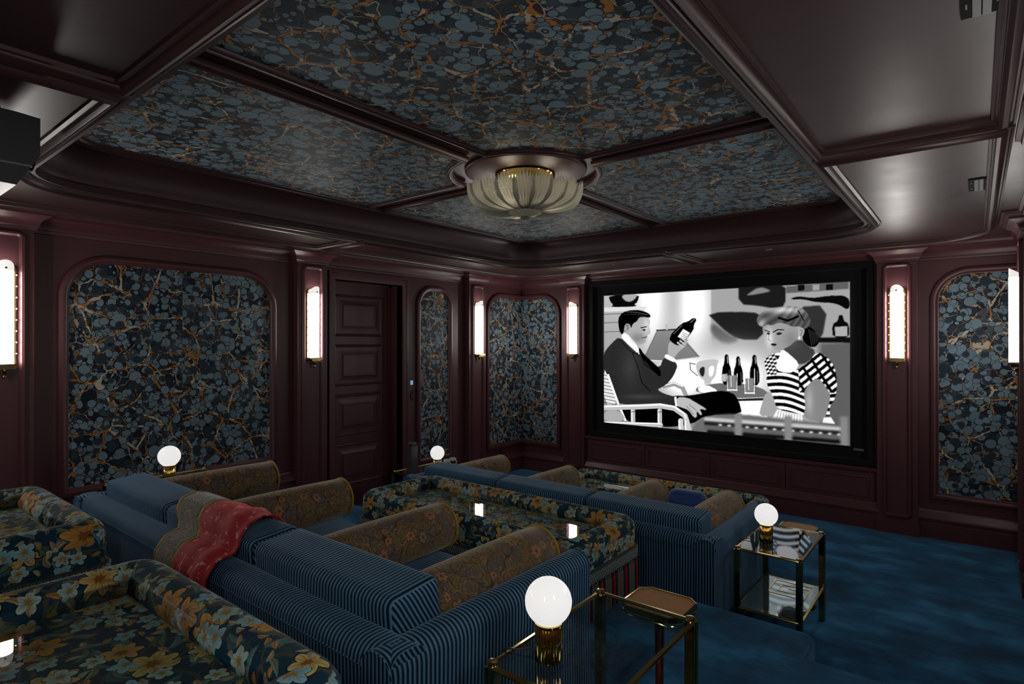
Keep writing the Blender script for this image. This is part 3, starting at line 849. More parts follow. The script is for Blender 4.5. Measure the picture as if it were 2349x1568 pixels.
# projector hung from the ceiling at the left edge
pj = thing('projector', 'black ceiling projector cut by the left edge of the photo', 'projector', (1.90, -5.66, 2.12))
b = B()
side = [(-0.28, 0.02), (0.20, 0.0), (0.262, 0.11), (0.262, 0.235), (0.20, 0.240), (-0.28, 0.24)]
b.prism(side, lambda a, z, v: (v, a, z), -0.23, 0.23); b.build('body', BLACKP, pj)
b = B(); b.prism([(-0.24, 0.235), (0.175, 0.235), (0.155, 0.285), (-0.22, 0.285)], lambda a, z, v: (v, a, z), -0.19, 0.19); b.build('top_housing', BLACKP, pj)
b = B(); b.box(0.229, 0.236, -0.12, 0.15, 0.085, 0.205)
vn_ = b.build('side_vent', BLACK, pj)
for k in range(7):
    s = B(); s.box(0.2355, 0.2385, -0.115, 0.145, 0.092 + k * 0.016, 0.096 + k * 0.016); s.build('slat', BLACKP, vn_)
b = B(); b.box(0.228, 0.233, -0.27, 0.24, 0.066, 0.072); b.build('trim_line', GREYP, pj)
b = B(); b.lathe([(0.0, 0.0), (0.05, 0.0), (0.055, 0.02), (0.04, 0.02), (0.0, 0.012)], 0.05, 0.258, 0.15, 20, axis='y'); b.build('lens', BLACK, pj, smooth=True)
b = B(); b.lathe([(0.02, 0.285), (0.02, 0.302), (0.06, 0.304), (0.06, 0.309)], n=16); b.build('ceiling_mount', BLACKP, pj)

# ------------------------------------------------------------------ screen and cabinet below
def screen_picture():
    NX, NY = 720, 424
    A_ = [(145, 290), (1848, 207), (1838, 1318), (138, 1183)]
    # homography from unit square (u right, v down) to sketch coordinates
    (x0, y0), (x1, y1), (x2, y2), (x3, y3) = A_
    dx1, dx2, sx_ = x1 - x2, x3 - x2, x0 - x1 + x2 - x3
    dy1, dy2, sy_ = y1 - y2, y3 - y2, y0 - y1 + y2 - y3
    den = dx1 * dy2 - dx2 * dy1
    g = (sx_ * dy2 - dx2 * sy_) / den; h = (dx1 * sy_ - sx_ * dy1) / den
    a, bb, c = x1 - x0 + g * x1, x3 - x0 + h * x3, x0
    d, e, f = y1 - y0 + g * y1, y3 - y0 + h * y3, y0
    u, v = np.meshgrid(np.linspace(0, 1, NX), np.linspace(0, 1, NY))
    dn = g * u + h * v + 1
    X = (a * u + bb * v + c) / dn; Y = (d * u + e * v + f) / dn
    rs = np.random.RandomState(3)
    I = np.full(X.shape, 0.46)
    def inside(p):
        p = np.array(p, float); r = np.zeros(X.shape, bool); n = len(p); j = n - 1
        for i in range(n):
            xi, yi, xj, yj = *p[i], *p[j]
            if yi != yj:
                r ^= ((yi > Y) != (yj > Y)) & (X < (xj - xi) * (Y - yi) / (yj - yi) + xi)
            j = i
        return r
    def blur(m, k):
        if k < 1: return m
        ker = np.ones(2 * k + 1) / (2 * k + 1)
        m = np.apply_along_axis(lambda r: np.convolve(np.pad(r, k, 'edge'), ker, 'valid'), 1, m)
        return np.apply_along_axis(lambda r: np.convolve(np.pad(r, k, 'edge'), ker, 'valid'), 0, m)
    def smoothp(p, it=2):
        p = [tuple(map(float, q)) for q in p]
        for _ in range(it):
            o = []
            for i in range(len(p)):
                a_, b_ = p[i], p[(i + 1) % len(p)]
                o += [(a_[0] * .75 + b_[0] * .25, a_[1] * .75 + b_[1] * .25), (a_[0] * .25 + b_[0] * .75, a_[1] * .25 + b_[1] * .75)]
            p = o
        return p
    def poly(p, val, sm=2, k=1):
        nonlocal I
        m = blur(inside(smoothp(p, sm) if sm else p).astype(float), k)
        I = I * (1 - m) + val * m
        return m
    def glow(cx, cy, rx, ry, val, amt=1.0):
        nonlocal I
        m = np.exp(-(((X - cx) / rx) ** 2 + ((Y - cy) / ry) ** 2)) * amt
        I = I * (1 - m) + val * m
    def line(pts, wd, val, k=1):
        nonlocal I
        m = np.zeros(X.shape)
        for (xa, ya), (xb, yb) in zip(pts[:-1], pts[1:]):
            dx, dy = xb - xa, yb - ya; L = dx * dx + dy * dy + 1e-9
            t_ = np.clip(((X - xa) * dx + (Y - ya) * dy) / L, 0, 1)
            dd = np.hypot(X - xa - t_ * dx, Y - ya - t_ * dy)
            m = np.maximum(m, np.clip((wd / 2 - dd) / 1.5 + 0.5, 0, 1))
        I = I * (1 - m) + (val if not callable(val) else val(X, Y)) * m
    # room behind
    I = np.where(X < 905, 0.60 - 0.0002 * (Y - 300), 0.52)
    glow(480, 330, 110, 330, 0.92, 0.9); glow(780, 380, 110, 260, 0.97, 0.95); glow(640, 300, 60, 200, 0.55, 0.5)
    poly([(905, 230), (1100, 230), (1100, 360), (1000, 600), (905, 610)], 0.52, 0, 3)
    poly([(1095, 200), (1420, 200), (1415, 380), (1330, 385), (1230, 365), (1095, 355)], 0.10, 1, 2)
    poly([(1150, 290), (1240, 232), (1320, 262), (1290, 275), (1160, 296)], 0.42, 1, 2)
    poly([(870, 412), (1190, 405), (1260, 440), (1260, 600), (1090, 600), (1000, 540), (940, 480)], 0.11, 1, 2)
    poly([(1020, 560), (1110, 600), (1000, 640), (900, 560), (905, 470)], 0.30, 1, 6)
    poly([(1420, 235), (1840, 200), (1840, 262), (1420, 282)], 0.30, 0, 2)
    for xx in (1500, 1600, 1690): poly([(xx, 225), (xx + 45, 222), (xx + 45, 262), (xx, 265)], 0.06 if xx != 1600 else 0.5, 0, 1)
    poly([(1420, 285), (1840, 255), (1840, 420), (1420, 400)], 0.52, 0, 2)
    poly([(1435, 325), (1500, 300), (1600, 318), (1700, 300), (1845, 300), (1845, 410), (1760, 350), (1620, 345), (1540, 322)], 0.05, 2, 1)
    poly([(1480, 378), (1702, 362), (1655, 620), (1560, 600)], 0.16, 1, 2)
    poly([(1640, 620), (1850, 610), (1850, 1330), (1640, 1300)], 0.30, 0, 8)
    poly([(1630, 585), (1850, 585), (1850, 620), (1630, 618)], 0.06, 0, 2)
    glow(1050, 720, 200, 90, 0.55, 0.7); glow(1060, 860, 240, 160, 0.99, 1.0); glow(700, 850, 150, 160, 1.0, 1.0)
    # bottle on the shelf at right
    poly([(1730, 590), (1728, 495), (1768, 472), (1772, 432), (1800, 432), (1804, 472), (1840, 492), (1840, 592)], 0.05, 1, 1)
    poly([(1746, 512), (1828, 508), (1828, 576), (1746, 578)], 0.55, 0, 1)
    # bowl and shelf at left
    poly([(178, 285), (400, 280), (385, 335), (360, 350), (385, 366), (195, 370), (212, 352), (188, 330)], 0.05, 1, 1)
    poly([(262, 280), (398, 275), (350, 333), (295, 330)], 0.55, 2, 2)
    poly([(138, 372), (458, 366), (432, 396), (138, 402)], 0.72, 0, 1)
    for yy in (420, 480, 545): line([(145, yy), (300, yy - 6)], 6, 0.35)
    # table lamp with a pleated shade
    poly([(522, 532), (655, 526), (826, 722), (600, 752), (425, 742), (440, 700)], 0.36, 0, 1)
    for k_ in range(30):
        xa = 528 + k_ * 4.2; xb = 440 + k_ * 12.8
        line([(xa, 540), (xb, 735)], 2.2, 0.50)
    line([(520, 533), (655, 527)], 8, 0.15); line([(425, 742), (600, 750), (825, 722)], 9, 0.72)
    line([(590, 495), (592, 525)], 16, 0.6)
    # tray table, jug, bottles, glasses
    poly([(760, 950), (900, 900), (1150, 900), (1290, 950), (1290, 1005), (1100, 1010), (900, 985)], 0.34, 1, 1)
    poly([(790, 950), (860, 905), (960, 960), (890, 985)], 0.93, 1, 1)
    line([(900, 990), (1090, 1016), (1285, 1008)], 14, 0.12); line([(905, 980), (1090, 1004), (1285, 996)], 4, 0.7)
    poly([(1095, 1025), (1285, 1020), (1285, 1140), (1110, 1130)], 0.96, 0, 1)
    poly([(790, 760), (850, 740), (960, 732), (940, 780), (935, 850), (895, 890), (905, 905), (845, 908), (860, 888), (805, 850)], 0.62, 2, 1)
    poly([(815, 800), (860, 780), (850, 860), (825, 850)], 0.12, 2, 1); poly([(880, 790), (925, 775), (915, 850), (885, 860)], 0.85, 2, 1)
    line([(790, 770), (752, 762), (756, 810), (805, 850)], 8, 0.4)
    for bx, by, sc_ in ((1008, 702, 1.0), (1088, 716, 0.95), (1200, 704, 1.0)):
        H_ = 210 * sc_
        poly([(bx - 13, by), (bx + 13, by), (bx + 15, by + H_ * .28), (bx + 32, by + H_ * .48), (bx + 34, by + H_), (bx - 34, by + H_), (bx - 32, by + H_ * .48), (bx - 15, by + H_ * .28)], 0.03, 1, 1)
        line([(bx + 5, by + 15), (bx + 7, by + 60)], 3, 0.75); line([(bx + 18, by + 110), (bx + 20, by + 190)], 3, 0.4)
    poly([(975, 838), (1005, 836), (1005, 888), (975, 890)], 0.6, 0, 1)
    for gx, gy in ((1045, 835), (1165, 855)):
        for s_ in (-36, 36): line([(gx + s_, gy), (gx + s_ * 0.85, gy + 118)], 4, 0.85)
        line([(gx - 32, gy + 112), (gx + 32, gy + 112)], 10, 0.8); poly([(gx - 30, gy + 10), (gx + 30, gy + 10), (gx + 26, gy + 100), (gx - 26, gy + 100)], 0.42, 0, 1)
        line([(gx - 8, gy + 15), (gx - 6, gy + 90)], 3, 0.9)
    line([(1200, 800), (1200, 900)], 4, 0.8); line([(1265, 795), (1262, 900)], 4, 0.7)
    # cane chair, far arm
    line([(570, 925), (640, 908), (700, 935), (728, 1000)], 30, 0.50); line([(575, 918), (640, 900), (700, 925)], 6, 0.9)
    # trousers
    poly([(640, 990), (740, 992), (950, 950), (1050, 965), (1090, 1020), (1115, 1120), (860, 1125), (760, 1190), (560, 1215), (260, 1170), (250, 1050)], 0.015, 1, 1)
    # suit jacket
    jk = [(138, 700), (165, 660), (205, 618), (250, 578), (330, 640), (392, 700), (470, 760), (540, 800), (566, 725), (600, 742), (672, 765), (640, 850), (590, 910), (548, 935), (520, 948), (560, 975), (650, 1000), (655, 1062), (470, 1062), (250, 1056), (205, 1010), (150, 880), (138, 820)]
    mj = poly(jk, 0.13, 1, 1)
    I += mj * (0.05 * np.exp(-(((X - 330) / 60) ** 2 + ((Y - 780) / 120) ** 2)) + 0.02 * rs.rand(*X.shape) + 0.06 * np.exp(-(((X - 420) / 130) ** 2 + ((Y - 1000) / 18) ** 2)))
    line([(345, 690), (385, 790), (410, 900), (470, 960)], 5, 0.012); line([(405, 690), (430, 770), (540, 850)], 6, 0.012)
    line([(250, 590), (330, 680), (420, 720)], 4, 0.02)
    # neck, collar, tie
    poly([(262, 572), (300, 545), (385, 640), (388, 700), (350, 665), (300, 620)], 0.88, 1, 1)
    poly([(386, 655), (405, 662), (425, 700), (500, 765), (548, 812), (545, 870), (480, 800), (400, 710)], 0.02, 1, 1)
    line([(388, 662), (392, 700)], 5, 0.9)
    # head in profile
    poly([(300, 545), (320, 500), (335, 460), (390, 430), (440, 432), (470, 450), (476, 480), (466, 500), (478, 545), (470, 560), (452, 566), (456, 578), (446, 596), (438, 624), (400, 632), (350, 600)], 0.56, 1, 1)
    glow(450, 500, 26, 60, 0.80, 0.5); glow(380, 590, 50, 40, 0.30, 0.5)
    poly([(290, 492), (322, 486), (326, 520), (312, 544), (296, 535)], 0.50, 2, 1); line([(302, 500), (316, 500), (314, 528)], 4, 0.15)
    poly([(246, 480), (250, 440), (280, 405), (340, 390), (410, 392), (474, 418), (478, 446), (440, 440), (395, 440), (382, 470), (350, 485), (338, 522), (328, 486), (292, 488), (286, 545), (268, 565), (252, 530)], 0.02, 1, 1)
    line([(300, 402), (380, 408), (455, 424)], 4, 0.30); line([(290, 420), (370, 420), (440, 434)], 3, 0.18)
    line([(408, 516), (448, 508)], 7, 0.05); poly([(414, 532), (430, 524), (446, 530), (430, 538)], 0.06, 1, 1)
    line([(418, 586), (448, 580)], 5, 0.12); line([(408, 560), (415, 596)], 3, 0.35)
    # raised forearm, cuff, hand, bottle
    poly([(575, 705), (600, 700), (655, 735), (652, 760), (575, 728)], 0.85, 1, 1)
    poly([(596, 705), (600, 650), (605, 618), (640, 606), (655, 640), (690, 610), (735, 580), (742, 612), (712, 655), (668, 690), (645, 728)], 0.56, 1, 1)
    poly([(600, 585), (700, 482), (742, 474), (778, 446), (806, 456), (780, 500), (784, 528), (700, 628), (680, 642), (640, 630)], 0.02, 1, 1)
    poly([(708, 524), (756, 552), (716, 608), (668, 578)], 0.80, 0, 1)
    for k_ in range(4): line([(700 - k_ * 6 + 6, 548 + k_ * 12), (730 - k_ * 7 + 8, 566 + k_ * 12)], 3, 0.2)
    line([(640, 560), (700, 500)], 4, 0.35); line([(760, 480), (788, 455)], 3, 0.6)
    for k_ in range(4): line([(668 + k_ * 18, 620 - k_ * 12), (708 + k_ * 9, 650 - k_ * 22)], 13, 0.62); 
    for k_ in range(3): line([(680 + k_ * 18, 622 - k_ * 12), (712 + k_ * 9, 640 - k_ * 18)], 3, 0.2)
    # lower hand
    poly([(640, 1000), (655, 996), (665, 1062), (648, 1066)], 0.9, 0, 1)
    poly([(655, 1000), (735, 1002), (790, 1035), (860, 1075), (866, 1090), (815, 1078), (838, 1120), (822, 1126), (795, 1092), (800, 1138), (778, 1144), (740, 1090), (700, 1075), (655, 1062)], 0.60, 1, 1)
    line([(745, 1050), (795, 1092)], 3, 0.2); line([(725, 1060), (775, 1120)], 3, 0.2)
    # cane chair, near arm and back
    poly([(138, 800), (165, 850), (200, 950), (240, 1055), (138, 1060)], 0.75, 1, 1)
    for k_ in range(9): line([(140, 850 + k_ * 24), (235, 868 + k_ * 24)], 4, 0.1)
    line([(170, 850), (245, 1060), (290, 1165)], 16, 0.8); line([(180, 850), (255, 1060)], 4, 0.1)
    poly([(138, 1100), (250, 1095), (300, 1170), (138, 1185)], 0.55, 1, 1)
    line([(138, 1080), (400, 1070), (540, 1062), (640, 1078), (715, 1130), (745, 1225)], 36, 0.62)
    line([(138, 1072), (400, 1062), (540, 1054), (640, 1068), (710, 1115), (738, 1200)], 9, 0.92)
    for px_ in (346, 536): line([(px_, 1096), (px_, 1200)], 32, 0.60); line([(px_ - 7, 1096), (px_ - 7, 1200)], 6, 0.92); line([(px_ - 18, 1108), (px_ + 18, 1104)], 5, 0.2)
    line([(150, 1190), (545, 1196)], 28, 0.62); line([(150, 1184), (545, 1188)], 6, 0.9)
    for px_ in (684, 726): line([(px_, 1165), (px_ + 2, 1235)], 36, 0.66); line([(px_ - 8, 1165), (px_ - 6, 1235)], 7, 0.92)
    # seated woman in a striped top
    poly([(1280, 945), (1352, 1000), (1330, 1120), (1225, 1125), (1240, 1060)], 0.52, 1, 1)
    poly([(1395, 665), (1405, 640), (1520, 590), (1560, 640), (1625, 680), (1560, 760), (1490, 770), (1440, 700)], 0.20, 1, 2)
    poly([(1395, 668), (1440, 700), (1505, 762), (1480, 810), (1430, 830), (1340, 805), (1365, 720), (1380, 680)], 0.93, 1, 1)
    dress = [(1262, 745), (1300, 705), (1398, 678), (1362, 725), (1338, 806), (1430, 834), (1482, 808), (1560, 762), (1625, 678), (1690, 715), (1740, 780), (1758, 880), (1745, 1000), (1700, 1060), (1712, 1130), (1520, 1116), (1352, 1080), (1322, 980), (1280, 900), (1285, 830)]
    m = inside(smoothp(dress, 1)).astype(float)
    wv = Y + 18 * np.sin((X - 1300) / 70.0) - 0.16 * (X - 1300)
    st = (np.sin(wv * 2 * np.pi / 46.0) > 0.05).astype(float)
    left = (X < 1350) & (Y < 840); st = np.where(left, (np.sin((Y + X * 0.5) * 2 * np.pi / 30) * np.sin((X - Y * .3) * 2 * np.pi / 46) > 0).astype(float), st)
    slv = (X > 1500) & (Y < 960); st2 = (np.sin((Y * .75 + X * .6) * 2 * np.pi / 40.0) > 0).astype(float) * (np.sin((X - Y * .6) * 2 * np.pi / 90.0) > -0.75)
    st = np.where(slv, st2, st)
    m = blur(m, 1); st = blur(st, 1)
    I = I * (1 - m) + (0.03 + st * 0.82) * m
    poly([(1530, 960), (1570, 900), (1625, 850), (1690, 930), (1715, 985), (1690, 1080), (1668, 1160), (1525, 1140), (1545, 1050)], 0.42, 1, 1)
    glow(1570, 1020, 26, 90, 0.62, 0.6)
    poly([(1318, 1140), (1352, 1078), (1520, 1112), (1525, 1165)], 0.80, 0, 1)
    poly([(1665, 1128), (1714, 1126), (1740, 1170), (1655, 1165)], 0.80, 0, 1)
    for k_ in range(9): line([(1362 + k_ * 18, 1090 + k_ * 3), (1345 + k_ * 20, 1150)], 3, 0.35)
    # her head: face, ear, rolled hair and net
    poly([(1552, 505), (1598, 520), (1636, 580), (1640, 625), (1605, 655), (1555, 640), (1520, 585)], 0.035, 2, 1)
    for k_ in range(5): line([(1570 + k_ * 12, 530 + k_ * 6), (1590 + k_ * 11, 640 - k_ * 8)], 3, 0.22)
    poly([(1266, 520), (1275, 495), (1340, 478), (1440, 490), (1500, 510), (1512, 560), (1470, 620), (1420, 656), (1375, 670), (1335, 668), (1316, 640), (1300, 615), (1282, 600), (1276, 570)], 0.50, 2, 1)
    glow(1305, 590, 26, 60, 0.82, 0.7); glow(1450, 600, 50, 60, 0.34, 0.5)
    poly([(1500, 515), (1530, 512), (1545, 540), (1530, 580), (1505, 590), (1496, 560)], 0.55, 2, 1); line([(1512, 530), (1528, 540), (1515, 572)], 4, 0.18); glow(1506, 588, 6, 9, 0.9, 1)
    line([(1272, 534), (1306, 545)], 6, 0.05); line([(1330, 548), (1362, 530), (1402, 532)], 7, 0.06)
    poly([(1282, 556), (1298, 548), (1312, 560), (1296, 566)], 0.05, 1, 1); poly([(1345, 560), (1368, 548), (1396, 556), (1370, 568)], 0.05, 1, 1)
    line([(1304, 560), (1296, 600), (1312, 606)], 3, 0.25)
    poly([(1308, 632), (1330, 624), (1358, 632), (1336, 644)], 0.04, 1, 1)
    hair = [(1216, 480), (1222, 440), (1260, 405), (1330, 378), (1420, 370), (1500, 374), (1550, 400), (1582, 450), (1580, 505), (1545, 530), (1505, 505), (1470, 515), (1420, 492), (1370, 480), (1320, 505), (1290, 492), (1268, 512), (1240, 508)]
    mh = poly(hair, 0.20, 2, 1)
    nz = np.sin((X * 0.9 + Y * 0.8) / 9.0 + 3 * np.sin(X / 60.0)) * 0.5 + 0.5
    I += mh * (0.10 * nz + 0.38 * np.exp(-(((X - 1400) / 150) ** 2 + ((Y - 395) / 26) ** 2)) + 0.25 * np.exp(-(((X - 1250) / 30) ** 2 + ((Y - 490) / 40) ** 2)))
    line([(1370, 450), (1430, 470), (1500, 440)], 16, 0.05, 1); line([(1500, 400), (1540, 470)], 8, 0.08)
    # blurred chair back in the foreground
    keep = I.copy()
    poly([(760, 1230), (800, 1160), (880, 1125), (1080, 1108), (1400, 1140), (1790, 1180), (1815, 1225), (1840, 1330), (760, 1250)], 0.34, 1, 4)
    for (a_, b_, vv) in (((860, 1150), (1790, 1205), 0.62), ((860, 1180), (1790, 1235), 0.12), ((860, 1210), (1790, 1268), 0.30), ((880, 1238), (1780, 1292), 0.07)):
        m_ = np.zeros(X.shape); dx, dy = b_[0] - a_[0], b_[1] - a_[1]; t_ = np.clip(((X - a_[0]) * dx + (Y - a_[1]) * dy) / (dx * dx + dy * dy), 0, 1)
        m_ = blur((np.hypot(X - a_[0] - t_ * dx, Y - a_[1] - t_ * dy) < 13).astype(float), 3); I = I * (1 - m_) + vv * m_
    for k_ in range(14): glow(960 + k_ * 62, 1190 + k_ * 4.0, 13, 8, 0.85, 0.8)
    for gx in (1085, 1425, 1800): 
        m_ = blur((np.abs(X - gx) < 26).astype(float) * (Y > 1120), 4); I = I * (1 - m_) + 0.42 * m_
    I = np.clip(I, 0.004, 1.0) + 0.004 * rs.randn(*X.shape)
    I = np.clip(I, 0.003, 1.0) ** 2.15
    return I, NX, NY
scr = thing('projection_screen', 'black framed cinema screen showing a black and white film scene', 'screen', (2.465, -0.01, 0.53))
b = B(); b.box(1.035 - 2.465, 3.895 - 2.465, 0.0, 0.02, -0.005, 2.32 - 0.53)
b.build('masking_board', BLACK, scr)
fr = B(); fr.sweep(rect(1.062, 3.868, 0.552, 2.292), [(-0.026, 0.0), (-0.026, 0.034), (-0.020, 0.040), (0.026, 0.040), (0.030, 0.034), (0.030, 0.0)], lambda a, z, v: (a - 2.465, -v, z - 0.53))
fr.build('outer_frame', BLACK, scr)
SX0, SX1, SZ0, SZ1 = 1.222, 3.708, 0.690, 2.150
I_, NX, NY = screen_picture()
me = bpy.data.meshes.new('screen_image')
gx, gz = np.meshgrid(np.linspace(SX0, SX1, NX) - 2.465, np.linspace(SZ1, SZ0, NY) - 0.53)
co = np.stack([gx, np.full(gx.shape, -0.006), gz], -1).reshape(-1, 3).astype(np.float32)
idx = np.arange(NX * NY).reshape(NY, NX)
q = np.stack([idx[1:, :-1], idx[1:, 1:], idx[:-1, 1:], idx[:-1, :-1]], -1).reshape(-1, 4)
me.vertices.add(len(co)); me.vertices.foreach_set('co', co.ravel())
me.loops.add(q.size); me.loops.foreach_set('vertex_index', q.ravel().astype(np.int32))
me.polygons.add(len(q)); me.polygons.foreach_set('loop_start', np.arange(0, q.size, 4, dtype=np.int32))
me.update(calc_edges=True)
at = me.attributes.new('picture', 'FLOAT_COLOR', 'POINT')
col = np.ones((NX * NY, 4), np.float32); col[:, :3] = I_.reshape(-1, 1)
at.data.foreach_set('color', col.ravel())
t = NT('projected_picture')
an = t.n('ShaderNodeAttribute', attribute_name='picture')
gr = t.noise(t.obj(), 400.0, 1)
em = t.n('ShaderNodeEmission'); t.put(em.inputs[0], t.vm('SCALE', an.outputs['Color'], sc=t.math('MULTIPLY_ADD', gr, 0.1, 0.95))); em.inputs[1].default_value = SCREEN_E
t.t.links.new(em.outputs[0], t.out.inputs[0])
me.materials.append(t.m)
o = bpy.data.objects.new('screen_image', me); C.objects.link(o); o.parent = scr
ie = B(); ie.sweep(rect(SX0 - 0.004, SX1 + 0.004, SZ0 - 0.004, SZ1 + 0.004), [(-0.006, 0.0), (-0.005, 0.012), (0.003, 0.012), (0.004, 0.006)], lambda a, z, v: (a - 2.465, -v, z - 0.53))
ie.build('inner_edge', BLACKP, scr)
b = B(); b.box(3.735 - 2.465, 3.815 - 2.465, -0.006, 0.0, 0.655 - 0.53, 0.672 - 0.53); b.build('badge', GREYP, scr, loc=(0, 0, 0))

cab = thing('media_cabinet', 'long low burgundy panelled cabinet under the screen', 'cabinet', (2.465, 0.0, 0.0))
hx = (3.92 - 0.99) / 2
b = B(); b.box(-hx, hx, -0.035, 0.0, 0.0, 0.500); b.build('carcass', PAINT, cab)
b = B()
n = len(SK); vs = []
for a in (-hx, hx):
    for v, z in SK: vs.append((a, -0.035 - v, z))
b.add(vs, [(j, j + 1, n + j + 1, n + j) for j in range(n - 1)] + [tuple(range(n)), tuple(range(2 * n - 1, n - 1, -1))])
b.build('plinth', PAINT, cab)
b = B(); b.box(-hx, hx, -0.075, 0.0, 0.500, 0.522); b.box(-hx, hx, -0.055, 0.0, 0.485, 0.500); b.build('top_ledge', PAINT, cab)
dw = 0.716
for k in range(4):
    x0 = -1.432 + k * dw + 0.003; x1 = x0 + dw - 0.006
    b = B(); b.box(x0, x1, -0.055, -0.035, 0.232, 0.480)
    d = b.build('cabinet_door', PAINT, cab)
    f = B(); f.sweep(rect(x0 + 0.045, x1 - 0.045, 0.275, 0.438), [(-0.012, 0.0), (-0.009, 0.008), (0.0, 0.010), (0.004, 0.003), (0.014, 0.002), (0.014, -0.001)], lambda a, z, v: (a, -0.055 - v, z))
    f.build('door_moulding', PAINT, d, smooth=True)

# ------------------------------------------------------------------ wall fittings
sw = thing('thermostat', 'small blue lit wall panel right of the door', 'switch', (0.0, -1.878, 1.195))
b = B(); b.box(0.0, 0.014, -0.026, 0.026, -0.032, 0.032); b.build('housing', BLACKP, sw)
b = B(); b.box(0.014, 0.0155, -0.018, 0.018, -0.022, 0.022); b.build('display', m_emit('lit_blue_display', (0.08, 0.30, 0.55), 0.7), sw)
sw = thing('light_switch', 'dark rocker switch plate under the blue wall panel', 'switch', (0.0, -1.878, 1.06))
b = B(); b.box(0.0, 0.010, -0.026, 0.026, -0.05, 0.05); b.build('plate', BRONZE, sw)
b = B(); b.box(0.010, 0.016, -0.008, 0.008, -0.022, 0.022); b.build('rocker', BLACKP, sw)
sw = thing('wall_outlet', 'dark square outlet low on the left wall near the corner', 'outlet', (0.0, -0.42, 0.255))
b = B(); b.box(0.0, 0.008, -0.036, 0.036, -0.036, 0.036); b.build('plate', BLACKP, sw)
for s_ in (-0.014, 0.014):
    b = B(); b.box(0.008, 0.011, s_ - 0.008, s_ + 0.008, -0.012, 0.012); b.build('socket', BLACK, sw)

# ------------------------------------------------------------------ sconces (built facing +x, then turned)
def make_sconce():
    t = thing('wall_sconce', '', 'sconce')
    b = B(); b.prism(clean(rpoly(rect(-0.058, 0.058, 1.45, 2.075), [0, 0, 0.04, 0.04], 5)), lambda a, z, v: (v, a, z), 0.0, 0.010)
    b.build('backplate', BRASS_D, t)
    for s_ in (-1, 1):
        bd = B()
        for k in range(8):
            z = 1.54 + k * 0.067
            bd.lathe([(0.0, -0.005), (0.005, -0.003), (0.006, 0.0), (0.005, 0.003), (0.0, 0.005)], 0.014, s_ * 0.059, z, 6)
        r = bd.build('bead_row', BRASS, t, smooth=True); r['kind'] = 'stuff'
    # half-round glass tube with a curved-down top
    R, D_ = 0.046, 0.058
    def row(z0, z1f, n=12):
        out = []
        for k in range(n + 1):
            a = -PI / 2 + PI * k / n
            y = R * math.sin(a); x = 0.010 + D_ * math.cos(a)
            out.append((x, y))
        return out
    prof = row(0, 0)
    def topz(y): return 2.092 - 0.042 * (1 - math.sqrt(max(0.0, 1 - (y / R) ** 2)))
    def build(z0f, z1f, name, mat, par):
        bb = B(); vs = []; n = len(prof)
        for x, y in prof: vs.append((x, y, z0f(y)))
        for x, y in prof: vs.append((x, y, z1f(y)))
        bb.add(vs, [(k, k + 1, n + k + 1, n + k) for k in range(n - 1)])
        return bb.build(name, mat, par, smooth=True)
    g = build(lambda y: 1.478, lambda y: 2.030, 'glass_tube', LIT, t)
    build(lambda y: 2.030, topz, 'tube_end', LITCAP, t)
    b = B(); b.lathe([(0.0, 0.0), (0.0055, 0.0), (0.006, 0.003), (0.0, 0.005)], 0.0665, 0.0, 2.045, 10, axis='x'); b.build('screw', BLACKP, t)
    b = B(); b.prism([(-0.050, 1.462), (0.050, 1.462), (0.052, 1.470), (0.050, 1.480), (-0.050, 1.480), (-0.052, 1.470)], lambda a, z, v: (v, a, z), 0.0, 0.074)
    b.prism([(-0.036, 1.448), (0.036, 1.448), (0.048, 1.464), (-0.048, 1.464)], lambda a, z, v: (v, a, z), 0.0, 0.060)
    b.build('glass_tray', BRASS, t)
    b = B(); b.lathe([(0.0, -0.048), (0.006, -0.045), (0.010, -0.036), (0.008, -0.028), (0.004, -0.025), (0.010, -0.020), (0.016, -0.010), (0.012, -0.002), (0.006, 0.0), (0.006, 0.012)], 0.026, 0.0, 1.438, 12)
    b.build('finial', BRASS, t, smooth=True)
    return t
sc0 = make_sconce()
places = [(PP, LP[0][0], 0, 'lit wall sconce on the left wall pilaster beside the front corner'),
          (PP, LP[1][0], 0, 'lit wall sconce on the left wall pilaster beside the door'),
          (PP, LP[2][0], 0, 'lit wall sconce at the left edge of the photo'),
          (0.845, -PP, -90, 'lit wall sconce on the pilaster left of the screen'),
          (4.065, -PP, -90, 'lit wall sconce on the pilaster right of the screen'),
          (W - PP, RP[0][0], 180, 'lit wall sconce at the right edge, seen from the side'),
          (W - PP, RP[1][0], 180, 'lit wall sconce midway along the right wall'),
          (W - PP, RP[2][0], 180, 'lit wall sconce at the rear of the right wall'),
          (0.845, YB + PP, 90, 'lit wall sconce on the rear wall, left side'),
          (4.065, YB + PP, 90, 'lit wall sconce on the rear wall, right side')]
for i, (x, y, a, lb) in enumerate(places):
    o = sc0 if i == 0 else copy_tree(sc0, (0, 0, 0))
    o.location = (x, y, 0); o.rotation_euler = (0, 0, math.radians(a)); o['label'] = lb; o['group'] = 'tube sconces on the pilasters'

